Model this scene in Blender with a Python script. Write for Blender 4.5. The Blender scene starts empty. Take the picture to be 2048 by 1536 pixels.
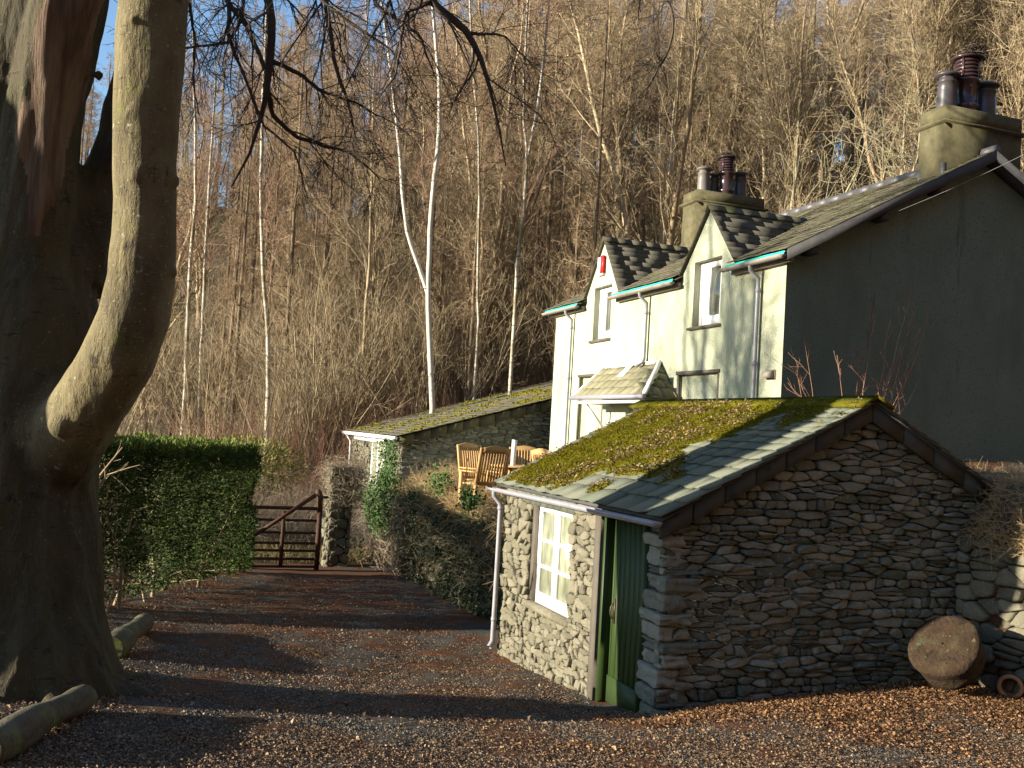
import bpy, math, numpy as np
from mathutils import Vector, noise as mn
sc = bpy.context.scene
# ------------------------------------------------------------------ camera, sky, sun
F = 2000.0; YAW = math.radians(19.4); PIT = math.radians(2.66); ROL = math.radians(3.3)
fw = np.array([math.sin(YAW)*math.cos(PIT), math.cos(YAW)*math.cos(PIT), math.sin(PIT)])
r0 = np.array([math.cos(YAW), -math.sin(YAW), 0.0]); u0 = np.cross(r0, fw)
CR = r0*math.cos(ROL)+u0*math.sin(ROL); CU = u0*math.cos(ROL)-r0*math.sin(ROL)
cam_d = bpy.data.cameras.new('camera'); cam = bpy.data.objects.new('camera', cam_d); sc.collection.objects.link(cam)
from mathutils import Matrix
cam.matrix_world = Matrix(((CR[0], CU[0], -fw[0], 0), (CR[1], CU[1], -fw[1], 0), (CR[2], CU[2], -fw[2], 0), (0, 0, 0, 1)))
cam_d.sensor_width = 36; cam_d.lens = F/2048*36; cam_d.clip_start = 0.1; cam_d.clip_end = 1500
sc.camera = cam
SUN_EL = math.radians(11.8)
LD = np.array([0.998, -0.06, 0]); LD = LD/np.linalg.norm(LD)
ldir = Vector((LD[0]*math.cos(SUN_EL), LD[1]*math.cos(SUN_EL), -math.sin(SUN_EL)))
w = bpy.data.worlds.new('World'); sc.world = w; w.use_nodes = True
nt = w.node_tree; bg = nt.nodes['Background']
sky = nt.nodes.new('ShaderNodeTexSky'); sky.sky_type = 'NISHITA'; sky.sun_disc = False
sky.sun_elevation = SUN_EL; sky.sun_rotation = math.atan2(-ldir.x, -ldir.y)
sky.altitude = 100; sky.air_density = 1.0; sky.dust_density = 0.2; sky.ozone_density = 2.5
nt.links.new(sky.outputs[0], bg.inputs[0]); bg.inputs[1].default_value = 0.11
sl = bpy.data.lights.new('sun', 'SUN'); sl.energy = 5.0; sl.angle = math.radians(0.5); sl.color = (1.0, 0.89, 0.72)
so = bpy.data.objects.new('sun', sl); sc.collection.objects.link(so)
so.rotation_euler = ldir.to_track_quat('-Z', 'Y').to_euler(); so.location = (-30, 5, 30)
sc.view_settings.view_transform = 'Standard'; sc.view_settings.look = 'None'
sc.view_settings.exposure = 1.45; sc.view_settings.gamma = 1.0
sc.cycles.max_bounces = 5; sc.cycles.diffuse_bounces = 3; sc.cycles.transparent_max_bounces = 4
sc.cycles.use_denoising = True; sc.cycles.denoiser = 'OPENIMAGEDENOISE'; sc.cycles.denoising_prefilter = 'ACCURATE'; sc.cycles.denoising_input_passes = 'RGB_ALBEDO_NORMAL'; sc.cycles.use_adaptive_sampling = False

# ------------------------------------------------------------------ helpers
def ray(px, py): return fw+CR*(px-1024)/F+CU*(768-py)/F
def at_x(px, py, c): d = ray(px, py); return d*c/d[0]
def at_y(px, py, c): d = ray(px, py); return d*c/d[1]
def at_d(px, py, c): return ray(px, py)*c
rng = np.random.default_rng(7)
def unit(v): return v/np.maximum(np.linalg.norm(v, axis=-1, keepdims=True), 1e-9)

class B:
    """collects geometry of one mesh"""
    def __init__(s): s.V = []; s.Fc = []; s.R = []; s.n = 0; s.mi = []
    def add(s, V, faces, rnd=None):
        V = np.asarray(V, float).reshape(-1, 3)
        for f in (faces if isinstance(faces, list) else [faces]):
            f = np.asarray(f, int)
            if f.ndim == 1: f = f[None]
            s.Fc.append(f+s.n)
        s.V.append(V); s.n += len(V)
        if rnd is None: rnd = rng.random()
        s.R.append(np.full(len(V), rnd) if np.isscalar(rnd) else np.asarray(rnd).reshape(-1))
    def box(s, lo, hi, rnd=None, jit=0):
        x0, y0, z0 = lo; x1, y1, z1 = hi
        V = np.array([(x0,y0,z0),(x1,y0,z0),(x1,y1,z0),(x0,y1,z0),(x0,y0,z1),(x1,y0,z1),(x1,y1,z1),(x0,y1,z1)], float)
        if jit: V += rng.normal(0, jit, V.shape)
        s.add(V, np.array([(0,3,2,1),(4,5,6,7),(0,1,5,4),(1,2,6,5),(2,3,7,6),(3,0,4,7)]), rnd)
    def obox(s, o, a, b, c, rnd=None):
        """box from corner o with edge vectors a b c"""
        o, a, b, c = [np.asarray(q, float) for q in (o, a, b, c)]
        V = np.array([o, o+a, o+a+b, o+b, o+c, o+a+c, o+a+b+c, o+b+c])
        f = np.array([(0,3,2,1),(4,5,6,7),(0,1,5,4),(1,2,6,5),(2,3,7,6),(3,0,4,7)])
        if np.dot(np.cross(a, b), c) < 0: f = f[:, ::-1]
        s.add(V, f, rnd)
    def bar(s, p, q, w, h, up=(0, 0, 1), rnd=None):
        p = np.asarray(p, float); q = np.asarray(q, float); d = unit(q-p); up = np.asarray(up, float)
        a = unit(np.cross(d, up)); b = np.cross(a, d)
        s.obox(p-a*w/2-b*h/2, q-p, a*w, b*h, rnd)
    def poly(s, pts, rnd=None): s.add(pts, np.arange(len(pts)), rnd)
    def prism(s, pts, d, rnd=None):
        pts = np.asarray(pts, float); n = len(pts); d = np.asarray(d, float)
        V = np.vstack([pts, pts+d]); q = [(i, (i+1) % n, (i+1) % n+n, i+n) for i in range(n)]
        s.add(V, [np.arange(n)[::-1], np.arange(n)+n, np.array(q)], rnd)
    def tubes(s, P, R, m=5, cap=False, rnd=None):
        """P (n,k,3) polylines, R (n,k) radii"""
        P = np.asarray(P, float); R = np.asarray(R, float)
        if P.ndim == 2: P = P[None]; R = R[None]
        n, k, _ = P.shape
        if n == 0: return
        T = np.empty_like(P); T[:, 1:-1] = P[:, 2:]-P[:, :-2]; T[:, 0] = P[:, 1]-P[:, 0]; T[:, -1] = P[:, -1]-P[:, -2]
        T = unit(T); mt = unit(T.mean(1, keepdims=True)+1e-6)
        ref = np.where(np.abs(mt[..., 2:3]) > .8, np.array([1., 0.05, 0]), np.array([0., 0.05, 1]))
        A = unit(np.cross(T, np.broadcast_to(ref, T.shape))); Bv = np.cross(T, A)
        ang = np.arange(m)*2*np.pi/m
        V = P[:, :, None]+R[:, :, None, None]*(A[:, :, None]*np.cos(ang)[:, None]+Bv[:, :, None]*np.sin(ang)[:, None])
        i = np.arange(n)[:, None, None]*k*m; j = np.arange(k-1)[None, :, None]*m; a = np.arange(m)[None, None]; a2 = (a+1) % m
        f = np.stack([i+j+a, i+j+a2, i+j+m+a2, i+j+m+a], -1).reshape(-1, 4)
        fs = [f]
        if cap:
            fs += [np.stack([i[:, 0, 0]+q for q in range(m)][::-1], -1), np.stack([i[:, 0, 0]+(k-1)*m+q for q in range(m)], -1)]
        r = rng.random(n) if rnd is None else np.broadcast_to(rnd, (n,))
        s.add(V.reshape(-1, 3), fs, np.repeat(r, k*m))
    def lathe(s, o, prof, m=20, axis=(0, 0, 1), rnd=None):
        """prof list of (r, z)"""
        o = np.asarray(o, float); ax = unit(np.asarray(axis, float)); a = unit(np.cross(ax, (0.3, 1, 0.1))); b = np.cross(ax, a)
        ang = np.arange(m)*2*np.pi/m; V = []
        for r, z in prof: V.append(o+ax*z+r*(np.cos(ang)[:, None]*a+np.sin(ang)[:, None]*b))
        k = len(prof); f = [(i*m+j, i*m+(j+1) % m, (i+1)*m+(j+1) % m, (i+1)*m+j) for i in range(k-1) for j in range(m)]
        s.add(np.vstack(V), [np.array(f)], rnd)
    def leaves(s, P, D, N, L, W, bend=0.15, rnd=None):
        """diamond leaves"""
        n = len(P); L = np.broadcast_to(L, (n,))[:, None]; W = np.broadcast_to(W, (n,))[:, None]
        D = unit(D); S = unit(np.cross(D, N)); N = np.cross(S, D)
        a = P; b = P+D*L*.5+S*W*.5+N*L*bend*.5; c = P+D*L-N*L*bend*.3; d = P+D*L*.5-S*W*.5+N*L*bend*.5
        V = np.stack([a, b, c, d], 1).reshape(-1, 3); i = np.arange(n)[:, None]*4
        s.add(V, [i+np.array([0, 1, 2]), i+np.array([0, 2, 3])], np.repeat(rng.random(n) if rnd is None else rnd, 4))
    def ico(s, P, R, flat=0.6, rnd=None):
        """squashed octahedral pebbles"""
        n = len(P); R = np.broadcast_to(R, (n,))
        base = np.array([(1,0,0),(0,1,0),(-1,0,0),(0,-1,0),(0,0,1),(0,0,-1)], float)
        V = base[None]*(1+rng.normal(0, .28, (n, 6, 1)))*R[:, None, None]
        V[..., 2] *= flat; an = rng.random(n)*6.28; c, q = np.cos(an)[:, None], np.sin(an)[:, None]
        x = V[..., 0]*c-V[..., 1]*q; y = V[..., 0]*q+V[..., 1]*c; V[..., 0], V[..., 1] = x, y
        tl = rng.normal(0, .35, (n, 2)); V[..., 2] += V[..., 0]*tl[:, :1]+V[..., 1]*tl[:, 1:]
        V += P[:, None]; i = np.arange(n)[:, None, None]*6
        f = np.array([(0,1,4),(1,2,4),(2,3,4),(3,0,4),(1,0,5),(2,1,5),(3,2,5),(0,3,5)])[None]
        s.add(V.reshape(-1, 3), (i+f).reshape(-1, 3), np.repeat(rng.random(n), 6))
    def mesh(s, name, mat, smooth=False, off=(0, 0, 0)):
        V = (np.vstack(s.V)-np.asarray(off)).astype(np.float32); me = bpy.data.meshes.new(name)
        idx = np.concatenate([f.reshape(-1) for f in s.Fc]).astype(np.int32)
        tot = np.concatenate([np.full(len(f), f.shape[1]) for f in s.Fc]).astype(np.int32)
        st = np.concatenate([[0], np.cumsum(tot)[:-1]]).astype(np.int32)
        me.vertices.add(len(V)); me.vertices.foreach_set('co', V.reshape(-1))
        me.loops.add(len(idx)); me.loops.foreach_set('vertex_index', idx)
        me.polygons.add(len(tot)); me.polygons.foreach_set('loop_start', st); me.polygons.foreach_set('loop_total', tot)
        if smooth: me.polygons.foreach_set('use_smooth', np.ones(len(tot), bool))
        at = me.attributes.new('rnd', 'FLOAT', 'POINT'); at.data.foreach_set('value', np.concatenate(s.R).astype(np.float32))
        me.update(calc_edges=True); me.validate()
        for m in (mat if isinstance(mat, (list, tuple)) else [mat]): me.materials.append(m)
        return me
    def obj(s, name, mat, parent=None, smooth=False, loc=None):
        base = np.array(parent.matrix_basis.translation) if parent is not None else (np.array(loc, float) if loc is not None else np.zeros(3))
        pp = parent
        while pp is not None and pp.parent is not None:
            pp = pp.parent; base = base+np.array(pp.matrix_basis.translation)
        o = bpy.data.objects.new(name, s.mesh(name, mat, smooth, base)); sc.collection.objects.link(o)
        if parent is not None: o.parent = parent
        elif loc is not None: o.location = loc
        return o
def tag(o, label=None, cat=None, group=None, kind=None):
    if label: o['label'] = label
    if cat: o['category'] = cat
    if group: o['group'] = group
    if kind: o['kind'] = kind
    return o
def thing(name, label, cat, loc=(0, 0, 0), group=None):
    o = bpy.data.objects.new(name, None); o.empty_display_size = .3; o.location = loc; sc.collection.objects.link(o)
    return tag(o, label, cat, group)
def copy_tree(o, parent=None):
    c = o.copy(); sc.collection.objects.link(c)
    if parent is not None: c.parent = parent
    for ch in [q for q in sc.objects if q.parent == o]: copy_tree(ch, c)
    return c

# ------------------------------------------------------------------ materials
def ramp(n, fac, cols):
    r = n.nodes.new('ShaderNodeValToRGB'); e = r.color_ramp.elements
    while len(e) < len(cols): e.new(0.5)
    for i, c in enumerate(cols):
        if len(c) == 4: e[i].position = c[3]
        else: e[i].position = i/max(1, len(cols)-1)
        e[i].color = (c[0], c[1], c[2], 1)
    n.links.new(fac, r.inputs[0]); return r.outputs[0]
def math_n(n, op, a, b=None, clamp=False):
    m = n.nodes.new('ShaderNodeMath'); m.operation = op; m.use_clamp = clamp
    for i, v in enumerate((a, b)):
        if v is None: continue
        if isinstance(v, (int, float)): m.inputs[i].default_value = v
        else: n.links.new(v, m.inputs[i])
    return m.outputs[0]
def noise_n(n, scale, detail=5, stretch=(1, 1, 1), rough=.6, off=0):
    tc = n.nodes.new('ShaderNodeTexCoord'); mp = n.nodes.new('ShaderNodeMapping'); mp.inputs['Scale'].default_value = stretch
    mp.inputs['Location'].default_value = (off, off*1.7, off*.6)
    n.links.new(tc.outputs['Object'], mp.inputs[0]); t = n.nodes.new('ShaderNodeTexNoise')
    t.inputs['Scale'].default_value = scale; t.inputs['Detail'].default_value = detail; t.inputs['Roughness'].default_value = rough
    n.links.new(mp.outputs[0], t.inputs['Vector']); return t.outputs[0]
def contrast(n, fac, k=1.8): return math_n(n, 'ADD', math_n(n, 'MULTIPLY', math_n(n, 'SUBTRACT', fac, .5), k), .5, True)
def mixc(n, fac, a, b):
    m = n.nodes.new('ShaderNodeMix'); m.data_type = 'RGBA'
    if isinstance(fac, (int, float)): m.inputs[0].default_value = fac
    else: n.links.new(fac, m.inputs[0])
    for i, v in ((6, a), (7, b)):
        if isinstance(v, tuple): m.inputs[i].default_value = (*v, 1)
        else: n.links.new(v, m.inputs[i])
    return m.outputs[2]
def mat(name, cols, scale=6, detail=6, stretch=(1, 1, 1), rnd=0.0, rough=.85, bump=0.0, bscale=60, bstretch=(1, 1, 1), spec=.25,
        over=None, k=2.0, metal=0, trans=0, bdist=.01):
    """cols: colour stops driven by noise mixed with the per-piece random value; over: list of (colour, scale, threshold, softness, stretch)"""
    m = bpy.data.materials.new(name); m.use_nodes = True; n = m.node_tree; p = n.nodes['Principled BSDF']
    f = contrast(n, noise_n(n, scale, detail, stretch), k)
    if rnd > 0:
        a = n.nodes.new('ShaderNodeAttribute'); a.attribute_name = 'rnd'
        f = math_n(n, 'ADD', math_n(n, 'MULTIPLY', f, 1-rnd), math_n(n, 'MULTIPLY', a.outputs['Fac'], rnd), True)
    c = ramp(n, f, cols)
    for i, (oc, osc, th, sf, ost) in enumerate(over or []):
        g = noise_n(n, osc, 6, ost, .65, off=3.3+i*5)
        g = math_n(n, 'MULTIPLY', math_n(n, 'SUBTRACT', g, th), 1/sf, True)
        c = mixc(n, g, c, oc)
    n.links.new(c, p.inputs['Base Color'])
    p.inputs['Roughness'].default_value = rough; p.inputs['Specular IOR Level'].default_value = spec; p.inputs['Metallic'].default_value = metal
    if bump:
        b = n.nodes.new('ShaderNodeBump'); b.inputs['Strength'].default_value = bump; b.inputs['Distance'].default_value = bdist
        n.links.new(noise_n(n, bscale, 5, bstretch, .65), b.inputs['Height']); n.links.new(b.outputs[0], p.inputs['Normal'])
    return m
I = (1, 1, 1)
MT = {}
MT['stone'] = mat('stone', [(.06,.07,.056),(.115,.126,.098),(.165,.172,.133),(.25,.25,.2),(.145,.135,.09)], 7, rnd=.72, bump=.7, bscale=22, bdist=.02,
    over=[((.30,.30,.26), 38, .60, .05, I), ((.045,.05,.035), 9, .62, .12, I)])
MT['stone_front'] = mat('stone_front', [(.085,.08,.055),(.125,.117,.08),(.155,.143,.10),(.19,.175,.125),(.115,.10,.06)], 7, rnd=.7, bump=.9, bscale=22, bdist=.02,
    over=[((.30,.30,.24), 38, .62, .05, I), ((.06,.06,.045), 9, .64, .12, I)])
MT['stone_moss'] = mat('stone_moss', [(.16,.15,.10),(.28,.25,.16),(.36,.32,.22)], 7, rnd=.6, bump=.9, bscale=22, bdist=.02,
    over=[((.10,.13,.03), 3, .48, .12, I)])
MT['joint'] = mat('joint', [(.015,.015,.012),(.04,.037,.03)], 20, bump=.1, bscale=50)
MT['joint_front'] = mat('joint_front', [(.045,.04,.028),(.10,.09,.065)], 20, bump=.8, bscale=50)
MT['mortar'] = mat('mortar', [(.085,.075,.06),(.125,.11,.088)], 6, bump=.7, bscale=60, over=[((.13,.12,.09), 5, .6, .1, I)])
MT['verge'] = mat('verge_stone', [(.055,.055,.047),(.085,.083,.07)], 5, rough=.9, over=[((.04,.045,.03), 4, .55, .12, I)])
MT['slate'] = mat('slate', [(.075,.088,.068),(.115,.13,.10),(.16,.168,.125),(.10,.108,.083)], 10, stretch=(1, 3, 1), rnd=.6, rough=.8, bump=.6, bscale=40, bstretch=(1, 5, 1), spec=.08,
    over=[((.18,.18,.13), 14, .62, .08, I), ((.04,.055,.02), 5, .62, .1, I)])
MT['slate_mossy'] = mat('slate_mossy', [(.05,.047,.032),(.09,.082,.055),(.135,.12,.08)], 12, rnd=.5, rough=.85, bump=.7, bscale=40,
    over=[((.20,.185,.12), 16, .60, .06, I), ((.075,.085,.022), 4, .56, .08, I)])
MT['slate_dark'] = mat('slate_dark', [(.055,.052,.04),(.085,.08,.06),(.10,.095,.073)], 12, rnd=.08, rough=.8, bump=.15, bscale=40,
    over=[((.16,.155,.115), 26, .62, .06, I), ((.05,.055,.025), 4, .6, .1, I)])
MT['slate_pale'] = mat('slate_pale', [(.13,.13,.075),(.19,.18,.11),(.25,.235,.16)], 8, rnd=.5, rough=.8, bump=.5, bscale=40, over=[((.12,.12,.08), 8, .6, .1, (1, 4, 1))])
MT['moss'] = mat('moss', [(.05,.05,.006),(.125,.12,.010),(.21,.185,.016),(.24,.16,.025)], 4, rnd=.45, rough=1, spec=.05, bump=1, bscale=60, bdist=.03,
    over=[((.16,.085,.04), 7, .63, .08, I)])
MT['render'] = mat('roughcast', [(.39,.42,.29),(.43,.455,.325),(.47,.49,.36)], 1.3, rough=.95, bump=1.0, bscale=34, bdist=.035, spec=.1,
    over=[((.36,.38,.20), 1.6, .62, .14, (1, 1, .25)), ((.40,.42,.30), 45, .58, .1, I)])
MT['render_shaded'] = mat('roughcast_shaded', [(.16,.215,.172),(.20,.265,.21)], 1.3, rough=.95, bump=1.0, bscale=34, bdist=.03, spec=.1, over=[((.11,.13,.10), 30, .55, .12, I), ((.145,.19,.15), .8, .5, .15, (1, 1, .3)), ((.11,.14,.11), 2.6, .62, .07, (1, 1, .15))])  # darker copy of the front roughcast, the gable's shade put into its colour
MT['chimney'] = mat('chimney_render', [(.06,.055,.028),(.10,.09,.048),(.14,.125,.072)], 6, rough=.95, bump=.2, bscale=40, bdist=.01, over=[((.10,.11,.05), 4, .58, .12, I), ((.19,.17,.11), 30, .62, .06, I)])
MT['pot'] = mat('chimney_pot', [(.045,.042,.045),(.075,.068,.07)], 6, rough=.35, spec=.5)
MT['pot_grey'] = mat('grey_pot', [(.11,.10,.09),(.17,.155,.14)], 6, rough=.5, spec=.4)
MT['pot_red'] = mat('glazed_pot', [(.035,.02,.022),(.06,.034,.036)], 6, rough=.25, spec=.6)
MT['white'] = mat('white_paint', [(.64,.64,.64),(.72,.72,.72)], 12, rough=.5, spec=.4, over=[((.6,.58,.52), 20, .7, .1, I)])
MT['pvc'] = mat('grey_plastic', [(.22,.22,.25),(.30,.30,.33)], 5, rough=.4, spec=.45, over=[((.2,.2,.17), 9, .64, .1, I)])
MT['pvc_brown'] = mat('weathered_gutter', [(.20,.175,.15),(.27,.24,.20)], 8, rough=.6, over=[((.15,.14,.1), 9, .6, .1, I)])
MT['lead'] = mat('lead', [(.06,.06,.065),(.10,.10,.11)], 6, rough=.5, spec=.5)
MT['board'] = mat('grey_board', [(.055,.055,.057),(.085,.085,.087)], 6, rough=.7, over=[((.09,.09,.08), 6, .6, .1, I)])
MT['membrane'] = mat('membrane', [(.02,.36,.30),(.04,.48,.40)], 10, rough=.6, bump=.5, bscale=14)
MT['green'] = mat('green_paint', [(.022,.043,.010),(.032,.058,.012)], 6, rough=.55, spec=.35, stretch=(1, 1, .2), over=[((.018,.035,.008), 9, .62, .1, (1, 1, .2))])
MT['iron'] = mat('iron', [(.06,.05,.035),(.12,.10,.06)], 20, rough=.5, metal=.6)
MT['teak'] = mat('teak', [(.38,.22,.085),(.48,.29,.115),(.55,.36,.16)], 5, stretch=(1, 1, .2), rnd=.5, rough=.55)
MT['gatewood'] = mat('gate_wood', [(.055,.027,.017),(.10,.048,.029)], 8, rough=.7, bump=.4)
MT['glass'] = bpy.data.materials.new('window_glass'); MT['glass'].use_nodes = True
_p = MT['glass'].node_tree.nodes['Principled BSDF']; _p.inputs['Base Color'].default_value = (.10, .11, .085, 1); _p.inputs['Roughness'].default_value = .08; _p.inputs['Specular IOR Level'].default_value = .8
MT['dirty'] = mat('grimy_glass', [(.09,.10,.06),(.22,.24,.16),(.33,.35,.26)], 9, stretch=(1, 1, .35), rough=.35, spec=.5)
MT['red'] = mat('red_plastic', [(.60,.02,.02),(.66,.03,.03)], 5, rough=.4)
MT['beech'] = mat('beech_bark', [(.05,.043,.027),(.105,.093,.058),(.155,.138,.085)], 3, stretch=(1, 1, .45), rough=.85, bump=.9, bscale=20, bstretch=(1, 1, .35), bdist=.03,
    over=[((.095,.105,.03), 2.2, .57, .14, I), ((.27,.27,.23), 17, .64, .05, I), ((.045,.04,.03), 6, .60, .08, (1, 1, .6)), ((.05,.047,.03), 4, .62, .04, (1, 1, 5)), ((.2,.19,.13), 30, .6, .06, (1, 1, 2))])
def paint_limb_light(m):  # paints shade into the trunk bark and sunlight into the right limb
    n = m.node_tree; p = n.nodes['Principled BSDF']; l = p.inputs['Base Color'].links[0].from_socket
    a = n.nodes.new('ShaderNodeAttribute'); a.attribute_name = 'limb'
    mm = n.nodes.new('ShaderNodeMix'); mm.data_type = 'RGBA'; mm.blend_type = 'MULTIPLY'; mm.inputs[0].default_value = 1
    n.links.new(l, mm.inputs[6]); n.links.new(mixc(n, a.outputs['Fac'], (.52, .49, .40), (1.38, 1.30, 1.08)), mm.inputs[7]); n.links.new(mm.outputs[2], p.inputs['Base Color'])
paint_limb_light(MT['beech'])
MT['deadwood'] = mat('dead_wood', [(.03,.02,.015),(.09,.055,.035),(.16,.115,.08),(.15,.07,.035)], 9, stretch=(1, 1, .09), rough=.9, bump=1, bscale=30, bstretch=(1, 1, .06), bdist=.03)
MT['twig_dark'] = mat('beech_twig', [(.05,.038,.028),(.09,.068,.05)], 5, rnd=.5, rough=.8)
MT['bark_log'] = mat('log_bark', [(.05,.04,.022),(.095,.08,.048),(.14,.12,.078)], 9, stretch=(.5, .5, 2), rough=.95, bump=1, bscale=30, over=[((.14,.17,.04), 3, .52, .12, I), ((.12,.09,.05), 9, .6, .1, I)])
MT['stump'] = mat('old_wood', [(.02,.012,.008),(.042,.026,.014),(.07,.047,.025)], 6, rough=.95, bump=1, bscale=25, bdist=.04, over=[((.06,.06,.03), 4, .58, .1, I), ((.12,.10,.06), 14, .62, .05, I), ((.02,.014,.01), 8, .6, .06, I)])
MT['terracotta'] = mat('terracotta', [(.36,.17,.08),(.46,.24,.13)], 8, rough=.7)
MT['birch'] = mat('birch_bark', [(.36,.33,.25),(.52,.49,.41)], 3, rough=.75, over=[((.06,.05,.04), 5, .56, .05, (.35, .35, 3.2)), ((.20,.17,.10), 1.2, .52, .1, (1, 1, .6))])
MT['birch_white'] = mat('white_birch_bark', [(.46,.43,.35),(.62,.60,.53)], 3, rough=.75, over=[((.08,.07,.05), 5, .62, .05, (.35, .35, 3.2))])
MT['birch_twig'] = mat('birch_twig', [(.20,.12,.08),(.31,.20,.135)], 5, rnd=.7, rough=.8)
MT['larch_trunk'] = mat('larch_bark', [(.075,.055,.036),(.17,.13,.085),(.24,.19,.12)], 2.2, stretch=(1, 1, .3), rnd=.3, rough=.9, over=[((.15,.15,.06), 1.5, .58, .12, I)])
MT['larch_twig'] = mat('larch_twig', [(.16,.11,.065),(.30,.215,.13),(.42,.32,.205)], 4, rnd=.75, rough=.85)
MT['hazel'] = mat('hazel_bark', [(.18,.135,.08),(.32,.25,.15),(.45,.37,.24)], 4, rnd=.65, rough=.8)
MT['ash'] = mat('ash_bark', [(.22,.20,.12),(.32,.29,.19)], 3, rnd=.4, rough=.8, over=[((.2,.2,.1), 3, .62, .1, I)])
MT['bramble'] = mat('bramble_stem', [(.22,.085,.06),(.30,.16,.10),(.36,.27,.18)], 3, rnd=.7, rough=.8)
MT['thicket'] = mat('thicket_stem', [(.17,.13,.09),(.30,.24,.17),(.40,.34,.25)], 3, rnd=.7, rough=.85)
MT['bracken'] = mat('dead_bracken', [(.16,.15,.05),(.34,.24,.12),(.46,.36,.20),(.26,.12,.05)], 2, rnd=.6, rough=.9)
MT['ivy'] = mat('ivy_leaf', [(.02,.045,.01),(.04,.085,.015),(.075,.14,.03)], 4, rnd=.7, rough=.65, spec=.25)
MT['ivy_dark'] = mat('dark_ivy_leaf', [(.012,.02,.006),(.028,.045,.011),(.05,.06,.02)], 4, rnd=.7, rough=.6, spec=.3)
MT['yew'] = mat('conifer_hedge_leaf', [(.011,.026,.005),(.028,.056,.009),(.062,.10,.016),(.17,.22,.03)], 1.6, rnd=.6, rough=.7)
MT['juniper'] = mat('juniper_leaf', [(.10,.12,.02),(.19,.20,.04),(.26,.26,.06)], 3, rnd=.6, rough=.8)
MT['grass'] = mat('dry_grass', [(.16,.17,.05),(.34,.27,.12),(.46,.36,.19)], 3, rnd=.6, rough=.9)
MT['leaf'] = mat('dead_leaf', [(.045,.028,.018),(.10,.062,.036),(.175,.11,.062),(.26,.168,.095),(.40,.29,.18)], 3, rnd=.85, rough=.8)
MT['leaf_orange'] = mat('orange_leaf', [(.07,.032,.015),(.15,.073,.032),(.25,.13,.055),(.36,.22,.11)], 3, rnd=.85, rough=.8)
MT['pebble'] = mat('gravel_stone', [(.05,.047,.038),(.092,.088,.073),(.135,.13,.107),(.21,.20,.165)], 9, rnd=.8, rough=.75)
MT['terrace'] = mat('terrace_paving', [(.2,.19,.16),(.3,.28,.24)], 5, rough=.9, bump=.5)
def ground_mat():
    m = bpy.data.materials.new('ground'); m.use_nodes = True; n = m.node_tree; p = n.nodes['Principled BSDF']
    leaf = ramp(n, contrast(n, noise_n(n, 55, 4), 2.2), [(.03,.014,.008),(.085,.036,.018),(.16,.07,.03),(.10,.055,.03)])
    grav = ramp(n, contrast(n, noise_n(n, 70, 4, off=4), 2.2), [(.035,.032,.026),(.08,.075,.062),(.125,.118,.098)])
    big = math_n(n, 'MULTIPLY', math_n(n, 'SUBTRACT', noise_n(n, 1.1, 6, rough=.7, off=9), .46), 9, True)
    c = mixc(n, big, leaf, grav)
    wood = ramp(n, contrast(n, noise_n(n, .6, 8, off=2, rough=.75), 2.2), [(.03,.023,.01),(.07,.048,.022),(.055,.05,.018),(.12,.075,.038)])
    g = n.nodes.new('ShaderNodeNewGeometry'); sx = n.nodes.new('ShaderNodeSeparateXYZ'); n.links.new(g.outputs['Position'], sx.inputs[0])
    s = math_n(n, 'ADD', math_n(n, 'MULTIPLY', sx.outputs[0], .55), math_n(n, 'MULTIPLY', sx.outputs[1], .835))
    c = mixc(n, math_n(n, 'MULTIPLY', math_n(n, 'SUBTRACT', s, 20.5), .5, True), c, wood)
    n.links.new(c, p.inputs['Base Color']); p.inputs['Roughness'].default_value = .9; p.inputs['Specular IOR Level'].default_value = .15
    b = n.nodes.new('ShaderNodeBump'); b.inputs['Strength'].default_value = 1; b.inputs['Distance'].default_value = .02
    n.links.new(noise_n(n, 60, 5, rough=.75), b.inputs['Height']); n.links.new(b.outputs[0], p.inputs['Normal'])
    return m
MT['ground'] = ground_mat()

# ------------------------------------------------------------------ ground
CP = np.array([(0,0,-1.6),(-3,1,-1.65),(4,1,-1.7),(8,2,-1.9),(12,2,-2.2),(2.5,6.8,-2.32),(0,5,-2.0),(5.8,6.2,-2.30),(4.6,7.6,-2.42),(8,6.5,-2.36),
 (-.3,9.8,-2.38),(-1.4,10,-2.32),(-1,9,-2.28),(-.2,8.8,-2.33),(4.6,9.4,-2.80),(3.9,9.6,-2.74),(4.6,8.6,-2.62),(5.0,8.3,-2.50),(6.4,8.3,-2.42),(7.6,8.3,-2.36),(8.6,8,-2.36),(4.5,11,-2.92),(4.6,13,-3.06),(5.3,13.6,-2.98),(5.3,16,-3.05),(5.2,20,-3.12),
 (2,10,-2.66),(2,14,-2.95),(3,18,-3.08),(3,21.3,-3.15),(-.6,15,-2.86),(1.9,20,-3.1),(-6,10,-2.25),(-6,20,-2.6),(-1,13,-2.74),(8,24,-3.2),(2,27,-3.35),(-10,0,-1.5),(12,12,-3),(20,8,-3),(16,20,-3),(-25,10,-2.2),(-15,30,-2.6),(6,30,-3.9)], float)
def _phi(a, b): return np.sqrt(((a[:, None, :2]-b[None, :, :2])**2).sum(-1)+.3)
_A = np.zeros((len(CP)+3,)*2); _A[:-3, :-3] = _phi(CP, CP); _A[:-3, -3] = 1; _A[:-3, -2:] = CP[:, :2]; _A[-3:, :-3] = _A[:-3, -3:].T
_W = np.linalg.solve(_A, np.concatenate([CP[:, 2], [0, 0, 0]]))
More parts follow.
